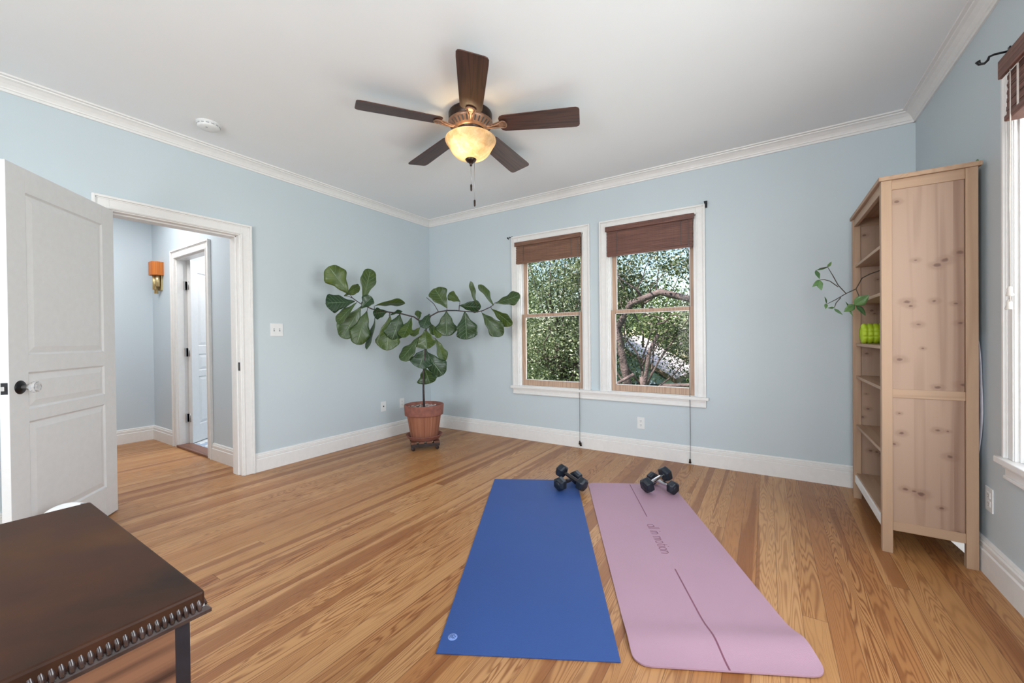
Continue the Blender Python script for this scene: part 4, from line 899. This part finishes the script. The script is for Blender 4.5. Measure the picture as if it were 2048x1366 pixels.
# pink mat, near end lifting off the floor
O2 = Vector((2.549, -0.921, 0)); A2 = Vector((0.453, -0.8915, 0)); S2 = Vector((0.8915, 0.453, 0)); LP, WP = 1.745, 0.630
pm_ = thing('yoga_mat', O2 + A2 * LP / 2 + S2 * WP / 2, 'dusty pink yoga mat with printed centre line, near edge curling up', 'yoga mat')
def pz(s_, t_):
    e = (LP - s_); k = 0.35 + 0.65 * (t_ / WP)
    return 0.030 * k * math.exp(-((e - 0.13) / 0.075) ** 2) + 0.004 * k * max(0, 1 - e / 0.06)
def pmP(s_, t_, h=0.0): return O2 + A2 * s_ + S2 * t_ + Vector((0, 0, pz(s_, t_) + 0.0005 + h))
rc = 0.055; top = []; 
ss = [0, .004, .010, .018, .028, .040, rc] + [rc + (LP - 2 * rc) * i / 60 for i in range(1, 60)] + [LP - rc, LP - .040, LP - .028, LP - .018, LP - .010, LP - .004, LP]
TP = 0.0055; rows_t = []; rows_b = []
for s_ in ss:
    e = min(s_, LP - s_); ins = rc - math.sqrt(max(0, rc * rc - (rc - e) ** 2)) if e < rc else 0
    rt = []; rb = []
    for j in range(15):
        t_ = ins + (WP - 2 * ins) * j / 14; rt.append(pmP(s_, t_, TP)); rb.append(pmP(s_, t_, 0))
    rows_t.append(rt); rows_b.append(rb)
mb = MB(); mb.grid(rows_t); mb.grid(rows_b); mb.grid(rows_t, False); mb.grid(rows_b, False)
nR = len(ss); nC = 15; base = nR * nC; keep = 2 * (nR - 1) * (nC - 1); mb.f = mb.f[:keep]; mb.sm = mb.sm[:keep]; q0 = 2 * base; fstart = len(mb.f)
for i in range(nR - 1):
    mb.f.append((i * nC, (i + 1) * nC, base + (i + 1) * nC, base + i * nC)); mb.f.append((i * nC + 14, base + i * nC + 14, base + (i + 1) * nC + 14, (i + 1) * nC + 14)); mb.sm += [False, False]
for j in range(14):
    mb.f.append((j, base + j, base + j + 1, j + 1)); k = (nR - 1) * nC; mb.f.append((k + j, k + j + 1, base + k + j + 1, base + k + j)); mb.sm += [False, False]
mb.f = mb.f[:fstart] + [tuple(v + q0 for v in f_) for f_ in mb.f[fstart:]]
mb.build('mat', M['pink'], pm_)
def line_on_mat(s0, s1, t0, w, name):
    mb = MB(); n = 30; r_ = []
    for i in range(n + 1):
        s_ = s0 + (s1 - s0) * i / n; r_.append([pmP(s_, t0 - w / 2, TP + .0006), pmP(s_, t0 + w / 2, TP + .0006)])
    mb.grid(r_); r2 = [[p - Vector((0, 0, .0005)) for p in q_] for q_ in r_]; mb.grid(r2); return mb.build(name, M['plum'], pm_)
line_on_mat(0.022, 0.575, WP / 2 - 0.002, 0.006, 'centre_line'); line_on_mat(1.145, LP - 0.002, WP / 2 - 0.002, 0.006, 'centre_line')
# printed words, monoline strokes reading down the mat, tops of letters to the right
def arc(cx, cy, r_, a0, a1, n=14, sx=1.0): return [(cx + r_ * sx * math.cos(math.radians(a0 + (a1 - a0) * i / n)), cy + r_ * math.sin(math.radians(a0 + (a1 - a0) * i / n))) for i in range(n + 1)]
def glyph(c):
    x = 0.5  # x-height 1.0, ascender 1.55
    if c == 'a': return 1.05, [arc(.45, .5, .5, 0, 360, 20, .9), [(.9, 1.0), (.9, 0)]]
    if c == 'l': return .28, [[(.08, 0), (.08, 1.6)]]
    if c == 'i': return .28, [[(.08, 0), (.08, 1.0)], [(.08, 1.38), (.08, 1.50)]]
    if c == 'n': return .98, [[(.08, 0), (.08, 1.0)], [(.08, .6)] + arc(.44, .62, .38, 180, 0, 10) + [(.82, 0)]]
    if c == 'm': return 1.45, [[(.08, 0), (.08, 1.0)], [(.08, .65)] + arc(.38, .68, .30, 180, 0, 8) + [(.68, 0)], [(.68, .65)] + arc(.98, .68, .30, 180, 0, 8) + [(1.28, 0)]]
    if c == 'o': return 1.06, [arc(.48, .5, .5, 0, 360, 20, .9)]
    if c == 't': return .55, [[(.22, 1.4), (.22, .15), (.38, 0), (.5, .02)], [(0, 1.0), (.48, 1.0)]]
    return .5, []
txt = 'all in motion'; adv = sum(glyph(c)[0] + .14 for c in txt); span = 0.330; u_ = span / adv
cx = 0.682
mb = MB(); xh = 0.040
for c in txt:
    a_, st_ = glyph(c)
    for s_ in st_:
        pts = [pmP(cx + px * u_, WP / 2 - 0.028 + py * xh * .95, TP) for px, py in s_]
        for i in range(len(pts) - 1):
            d = pts[i + 1] - pts[i]; L = d.length
            if L < 1e-6: continue
            d.normalize(); n_ = Vector((-d.y, d.x, 0)); mb.obox((pts[i] + pts[i + 1]) / 2 + Vector((0, 0, .0004)), d * (L / 2 + .001), n_ * .0015, Vector((0, 0, .0004)))
    cx += (a_ + .14) * u_
mb.build('lettering', M['plum'], pm_)

# ------------------------------------------------------------------ dumbbells
def dumbbell(p, q, hr, hl, handle, label, group, roll=0.0, rh=0.0135):
    p = Vector(p); q = Vector(q); ax = (q - p).normalized(); up = Vector((0, 0, 1)); up = (up - ax * up.dot(ax)).normalized(); sd_ = ax.cross(up)
    r = thing('dumbbell', ((p + q) / 2), label, 'dumbbell', group)
    for c, sg in ((p, -1), (q, 1)):
        rings = [(-hl * .5, .60), (-hl * .5 + .004, .80), (-hl * .30, 1.0), (hl * .22, 1.0), (hl * .46, .74), (hl * .5, .55)]
        vs = []; fs = []
        for (h, f) in rings:
            for k in range(6):
                a = PI / 6 + PI / 3 * k + roll; vs.append(c + ax * sg * h + (sd_ * math.cos(a) + up * math.sin(a)) * hr * f)
        for i in range(len(rings) - 1):
            for k in range(6): fs.append((i * 6 + k, i * 6 + (k + 1) % 6, (i + 1) * 6 + (k + 1) % 6, (i + 1) * 6 + k))
        fs.append(tuple(range(6))); fs.append(tuple((len(rings) - 1) * 6 + k for k in range(6)))
        hd = MB().add(vs, fs).build('hex_head', M['rubber'], r, bevel=0.004, seg=3)
        e = c + ax * sg * hl * .5
        MB().lathe([(0, 0.0), (hr * .40, 0.0), (hr * .38, .0015), (0, .0015)], e - ax * sg * .0005, ax * sg, 20).build('end_disc', M['rubber'], hd)
    a0 = p + ax * hl * .45; a1 = q - ax * hl * .45; pts = [a0.lerp(a1, k / 12) for k in range(13)]
    rr = [rh * (0.92 + 0.22 * math.sin(PI * k / 12) ** 1.0) for k in range(13)]
    MB().tube(pts, rr, 18).build('handle', handle, r)
    return r
HANDB = plain('dark_steel_handle', (0.06, 0.055, 0.06, 1), 0.3, 0.8, bump=0.3, scale=150)
def setd(p, q, L):   # keep the midpoint, set head-centre distance
    p = Vector(p); q = Vector(q); m_ = (p + q) / 2; d = (q - p).normalized(); return m_ - d * L / 2, m_ + d * L / 2
G = 'hex dumbbells at the far ends of the mats'
a, b = setd((2.438, -1.190, .0575), (2.484, -.992, .0575), 0.200); dumbbell(a, b, 0.053, 0.064, HANDB, 'dark-handled dumbbell lying flat at the blue mat, under the crossed one', G)
a, b = setd((2.588, -1.130, .064), (2.400, -1.082, .118), 0.198); dumbbell(a, b, 0.053, 0.064, HANDB, 'dark-handled dumbbell laid across the other at the blue mat', G)
a, b = setd((2.976, -.705, .0545), (3.166, -.842, .0545), 0.212); dumbbell(a, b, 0.049, 0.058, M['chrome'], 'smaller chrome-handled dumbbell lying flat on the pink mat', G)
a, b = setd((2.994, -.912, .065), (3.090, -.752, .118), 0.190); dumbbell(a, b, 0.057, 0.064, M['chrome'], 'larger chrome-handled dumbbell propped over the other on the pink mat', G)

# ------------------------------------------------------------------ chest in the foreground
CX0, CX1, CYF, CYB, CZ = 2.352, 3.006, -3.577, -4.42, 0.750
ch = thing('chest_of_drawers', ((CX0 + CX1) / 2, (CYF + CYB) / 2, 0), 'dark brown wooden chest with a carved top edge, in the near left corner', 'chest of drawers')
mb = MB(); mb.box(CX0 + .006, CX1 - .006, CYB, CYF - .006, CZ - .030, CZ); mb.build('top', M['chesttop'], ch, bevel=0.004)
# carved edge: one mitred moulding round the front corner with tilted flutes
mb = MB(); prf = [(-.010, -.0005), (.000, -.003), (.002, -.009), (.006, -.024), (.012, -.029), (.012, -.034), (-.010, -.034)]
ex, ey = CX1 - .012, CYF - .012; st3 = []
for (fx, fy) in (((lambda a_: ex + a_), (lambda a_: CYB)), ((lambda a_: ex + a_), (lambda a_: ey + a_)), ((lambda a_: CX0), (lambda a_: ey + a_))):
    st3.append([(fx(a_), fy(a_), CZ + h_) for a_, h_ in prf])
np_ = len(prf); fs = []
for k in range(2):
    for j in range(np_): fs.append((k * np_ + j, k * np_ + (j + 1) % np_, (k + 1) * np_ + (j + 1) % np_, (k + 1) * np_ + j))
fs += [tuple(range(np_)), tuple(2 * np_ + j for j in range(np_))]
mb.add([v for r_ in st3 for v in r_], fs)
Z_ = Vector((0, 0, 1))
for (p0, d, out, L) in ((Vector((ex, CYB, CZ)), Vector((0, 1, 0)), Vector((1, 0, 0)), ey - CYB), (Vector((CX0, ey, CZ)), Vector((1, 0, 0)), Vector((0, 1, 0)), ex - CX0)):
    n = int(L / 0.0082)
    for k in range(n):
        c = p0 + d * ((k + .5) * L / n)
        mb.tube([c + out * -.0010 + Z_ * -.0020 - d * .001, c + out * .0016 + Z_ * -.008 + d * .0005, c + out * .0050 + Z_ * -.018 + d * .002, c + out * .0092 + Z_ * -.0265 + d * .002], [.0022, .0030, .0036, .0026], 7)
        mb.tube([c + d * .0041 + out * .0015 + Z_ * -.008, c + d * .0048 + out * .0078 + Z_ * -.0245], [.0007, .0012], 5)
mb.build('carved_edge', M['carve'], ch)
MB().box(CX1 - .026, CX1 - .018, CYB + .02, CYF - .040, 0.06, CZ - .030).build('side_panel', M['veneer'], ch)
MB().box(CX0 + .026, CX0 + .034, CYB + .02, CYF - .042, 0.06, CZ - .030).build('side_panel', M['veneer'], ch)
MB().box(CX0 + .034, CX1 - .034, CYB + .02, CYB + .03, 0.06, CZ - .030).build('back_panel', M['veneer'], ch)
mb = MB(); mb.box(CX0 + .026, CX0 + .046, CYF - .042, CYF - .030, 0.06, CZ - .03); mb.box(CX1 - .046, CX1 - .018, CYF - .040, CYF - .022, 0.06, CZ - .03); mb.box(CX0 + .046, CX1 - .046, CYF - .042, CYF - .034, 0.06, CZ - .03); mb.build('face_frame', M['chestfront'], ch)
for (z0, z1) in ((.555, .70), (.375, .54), (.195, .36), (.075, .18)):
    dw = MB().box(CX0 + .05, CX1 - .05, CYF - .034, CYF - .022, z0, z1).build('drawer', M['chestfront'], ch, bevel=.003)
    for kx in (CX0 + .15, CX1 - .15):
        MB().lathe([(0.006, 0), (0.006, .010), (.013, .016), (.014, .022), (.008, .027), (0, .028)], (kx, CYF - .024, (z0 + z1) / 2), (0, 1, 0), 16).build('knob', M['nickel'], dw)
for fx in (CX0 + .045, CX1 - .045):
    for fy in (CYF - .055, CYB + .045): MB().lathe([(.0, 0), (.022, 0), (.028, .02), (.022, .045), (.028, .06), (0, .062)], (fx, fy, 0), n=16).build('foot', M['carve'], ch)

# white round plastic item behind the chest
wf = thing('round_plastic_lid', (0.70, -3.36, 0), 'round white plastic disc peeking over the dark chest, before the open door', 'plastic disc')
wc = Vector((0.70, -3.36, 0.200)); wa = Vector((0.80, -0.15, 0.60)).normalized()
MB().lathe([(0.0, .000), (0.104, .000), (0.114, .006), (0.112, .016), (0.098, .020), (0.092, .010), (0.055, .012), (0.045, .022), (0.0, .026)], wc, wa, 44).build('dish', M['plastic'], wf)
MB().lathe([(0.0, .024), (0.034, .024), (0.030, .034), (0.0, .036)], wc, wa, 28).build('hub', M['greyscrew'], wf)
MB().lathe([(0.08, 0.0), (0.075, 0.010), (0.03, 0.018), (0.02, 0.03), (0.02, 0.12), (0, 0.12)], (0.68, -3.355, 0.0), n=28).build('stand', M['plastic'], wf)

# sconce in the hall
sx_ = -2.07
sc_ = thing('wall_sconce', (sx_, HY, 1.88), 'orange wooden wall sconce with pale brass tubes in the hall', 'wall sconce')
MB().prism([(sx_ - .085, HY, 1.885), (sx_ + .085, HY, 1.885), (sx_ + .085, HY - .06, 1.885), (sx_ + .045, HY - .10, 1.885), (sx_ - .045, HY - .10, 1.885), (sx_ - .085, HY - .06, 1.885)], (0, 0, 0.150)).build('wood_shade', M['orangewood'], sc_, bevel=0.003)
for dx, z0, dy in ((-.040, 1.685, .035), (-.005, 1.725, .058), (.032, 1.760, .040)):
    MB().tube([(sx_ + dx, HY - dy, z0), (sx_ + dx, HY - dy, 1.89)], 0.020, 16).build('brass_tube', M['brass'], sc_)
MB().box(sx_ - .05, sx_ + .05, HY - .014, HY, 1.72, 1.90).build('back_plate', M['brass'], sc_, bevel=0.002)

# ------------------------------------------------------------------ outdoors
st(B(-40, 40, -30, 60, -3.3, -3.2).build('ground', M['grass']), 'lawn far below the windows', 'ground')
def tree(name, base, crown, rad, nleaf, size, mat, label, seed, clumps=60, trunk_r=0.16, limbs=None, hollow=0.35, spread=0.42, cat='tree', aspect=1.0):
    rs = np.random.RandomState(seed); base = Vector(base); crown = Vector(crown)
    r = thing(name, base, label, cat)
    cc = []
    while len(cc) < clumps:
        v = rs.uniform(-1, 1, 3); l = np.linalg.norm(v)
        if l < 1 and l > hollow: cc.append(v * np.array(rad) + np.array(crown))
    mb = MB(); fork = base.lerp(crown, 0.62)
    mb.tube([base, base.lerp(fork, .5) + Vector((.12, .05, 0)), fork], [trunk_r * 1.3, trunk_r, trunk_r * .8], 10)
    trunk = mb.build('trunk', M['bark'], r)
    mb = MB()
    for k in range(0, len(cc), 3):
        e = Vector(cc[k]); s0 = base.lerp(crown, rs.uniform(.45, .95)); mid = s0.lerp(e, .5) + Vector(rs.uniform(-.35, .35, 3))
        q1 = s0.lerp(mid, .5) + Vector(rs.uniform(-.15, .15, 3)); q2 = mid.lerp(e, .5) + Vector(rs.uniform(-.15, .15, 3))
        mb.tube([s0, q1, mid, q2, e], [trunk_r * .38, trunk_r * .30, trunk_r * .22, trunk_r * .14, trunk_r * .06], 6)
    mb.build('branches', M['bark'], r)
    if limbs:
        for P_, r0 in limbs:
            n_ = len(P_); MB().tube(P_, [r0 * (1 - .35 * i / (n_ - 1)) for i in range(n_)], 10).build('limb', M['bark'], trunk)
    cc = np.array(cc); idx = rs.randint(0, len(cc), nleaf)
    pos = cc[idx] + rs.normal(0, 1, (nleaf, 3)) * np.array([spread, spread, spread * .7])
    n = rs.normal(0, 1, (nleaf, 3)); n[:, 2] = np.abs(n[:, 2]) + .25; n /= np.linalg.norm(n, axis=1)[:, None]
    t_ = rs.normal(0, 1, (nleaf, 3)); t_ -= n * (t_ * n).sum(1)[:, None]; t_ /= np.linalg.norm(t_, axis=1)[:, None]; b_ = np.cross(n, t_)
    sz = (size * rs.uniform(.6, 1.3, nleaf))[:, None]
    V = np.stack([pos - t_ * sz, pos + b_ * sz * .45 + n * sz * .12, pos + t_ * sz, pos - b_ * sz * .45 + n * sz * .12], 1).reshape(-1, 3) - np.array(base)
    me = bpy.data.meshes.new('foliage'); me.vertices.add(nleaf * 4); me.vertices.foreach_set('co', V.astype(np.float32).ravel())
    me.loops.add(nleaf * 4); me.loops.foreach_set('vertex_index', np.arange(nleaf * 4, dtype=np.int32)); me.polygons.add(nleaf)
    me.polygons.foreach_set('loop_start', np.arange(0, nleaf * 4, 4, dtype=np.int32)); me.update(); me.validate()
    me.materials.append(mat); o = bpy.data.objects.new('foliage', me); COL.objects.link(o); o.parent = r
    return r
tree('elm_tree', (-1.3, 7.2, -3.2), (-1.5, 7.2, 1.5), (2.3, 1.8, 3.5), 52000, 0.046, M['elm'], 'dense grey-green tree filling the window nearer the plant', 11, clumps=110)
limbA = ([(1.15, 5.5, -0.7), (0.92, 5.4, 0.4), (0.80, 5.3, 1.35), (1.15, 5.2, 1.90), (1.8, 5.1, 2.10), (2.4, 5.0, 1.90), (3.1, 5.0, 1.80)], 0.095)
limbB = ([(1.25, 5.3, -0.6), (1.45, 5.2, 0.2), (1.55, 5.15, 0.8), (1.75, 5.1, 1.2)], 0.055)
limbC = ([(1.3, 5.2, -0.3), (1.9, 5.0, 0.1), (2.4, 4.9, 0.15), (3.0, 4.8, 0.45)], 0.05)
limbD = ([(1.2, 5.2, 0.3), (0.7, 5.1, 0.0), (0.3, 5.0, -.15)], 0.04)
tree('oak_tree', (1.15, 5.6, -3.2), (1.35, 5.6, 2.3), (2.1, 1.2, 1.5), 13000, 0.042, M['oak'], 'live oak with bending purple-brown limbs outside the right-hand far window', 23, clumps=46, trunk_r=.075, limbs=[limbA, limbB, limbC, limbD], spread=.20, hollow=.3)
tree('oak_tree', (3.4, 8.8, -3.2), (2.7, 8.6, 0.6), (1.5, 1.2, 1.2), 9000, 0.045, M['oak'], 'second oak crown lower behind the bending limbs', 29, clumps=40, spread=.3)
tree('leafy_shrub', (-0.5, 3.9, -3.2), (-0.5, 3.9, -1.1), (1.1, 0.7, 0.9), 12000, 0.045, M['lime_shrub'], 'yellow-green shrub low in the window nearer the plant', 31, clumps=50, trunk_r=.07, spread=.25, cat='shrub')
tree('leafy_tree', (-2.0, 16.5, -3.2), (-2.2, 16.5, 0.4), (4.4, 2.2, 3.2), 22000, 0.10, M['fargreen'], 'distant green tree behind the neighbour house, left', 41, clumps=110, spread=.5)
tree('leafy_tree', (4.6, 18.0, -3.2), (4.4, 18.0, -0.8), (3.6, 2.0, 2.6), 18000, 0.10, M['fargreen'], 'distant green tree behind the neighbour house, right', 43, clumps=90, spread=.5)
tree('leafy_tree', (-8.6, 14.0, -3.2), (-8.4, 14.0, 1.2), (4.0, 2.2, 4.2), 22000, 0.10, M['fargreen'], 'distant green tree behind the dense grey-green one', 47, clumps=110, spread=.5)
# neighbour house
nh = thing('neighbour_house', (-0.6, 11, -3.2), 'neighbouring pale blue house with a light shingle roof beyond the trees', 'house')
MB().box(-2.5, 1.05, 9.2, 13, -3.2, -0.20).build('walls', M['siding'], nh)
MB().prism([(-2.5, 9.2, -0.2), (1.05, 9.2, -0.2), (-0.72, 9.2, 0.92)], (0, 0.05, 0)).build('gable', M['siding'], nh)
mb = MB(); mb.prism([(1.40, 8.85, -0.12), (-0.72, 8.85, 1.20), (-0.72, 8.85, 1.08), (1.40, 8.85, -0.24)], (0, 4.4, 0)); mb.prism([(-2.9, 8.85, -0.17), (-0.72, 8.85, 1.20), (-0.72, 8.85, 1.08), (-2.9, 8.85, -0.29)], (0, 4.4, 0)); mb.build('roof', M['roof'], nh)
mb = MB(); mb.prism([(1.42, 8.82, -0.13), (-0.72, 8.82, 1.19), (-0.72, 8.82, 1.06), (1.42, 8.82, -0.27)], (0, 0.04, 0)); mb.box(1.38, 1.44, 8.84, 13.2, -0.28, -0.13); mb.build('fascia', M['fascia'], nh)
for (x0, x1) in ((-0.2, 0.45), (0.60, 0.95)): MB().box(x0, x1, 9.17, 9.21, -1.5, -0.35).build('house_window', M['darkpane'], nh)
for (y0, y1) in ((9.8, 10.8), (11.6, 12.8)): MB().box(1.04, 1.08, y0, y1, -1.5, -0.45).build('house_window', M['darkpane'], nh)
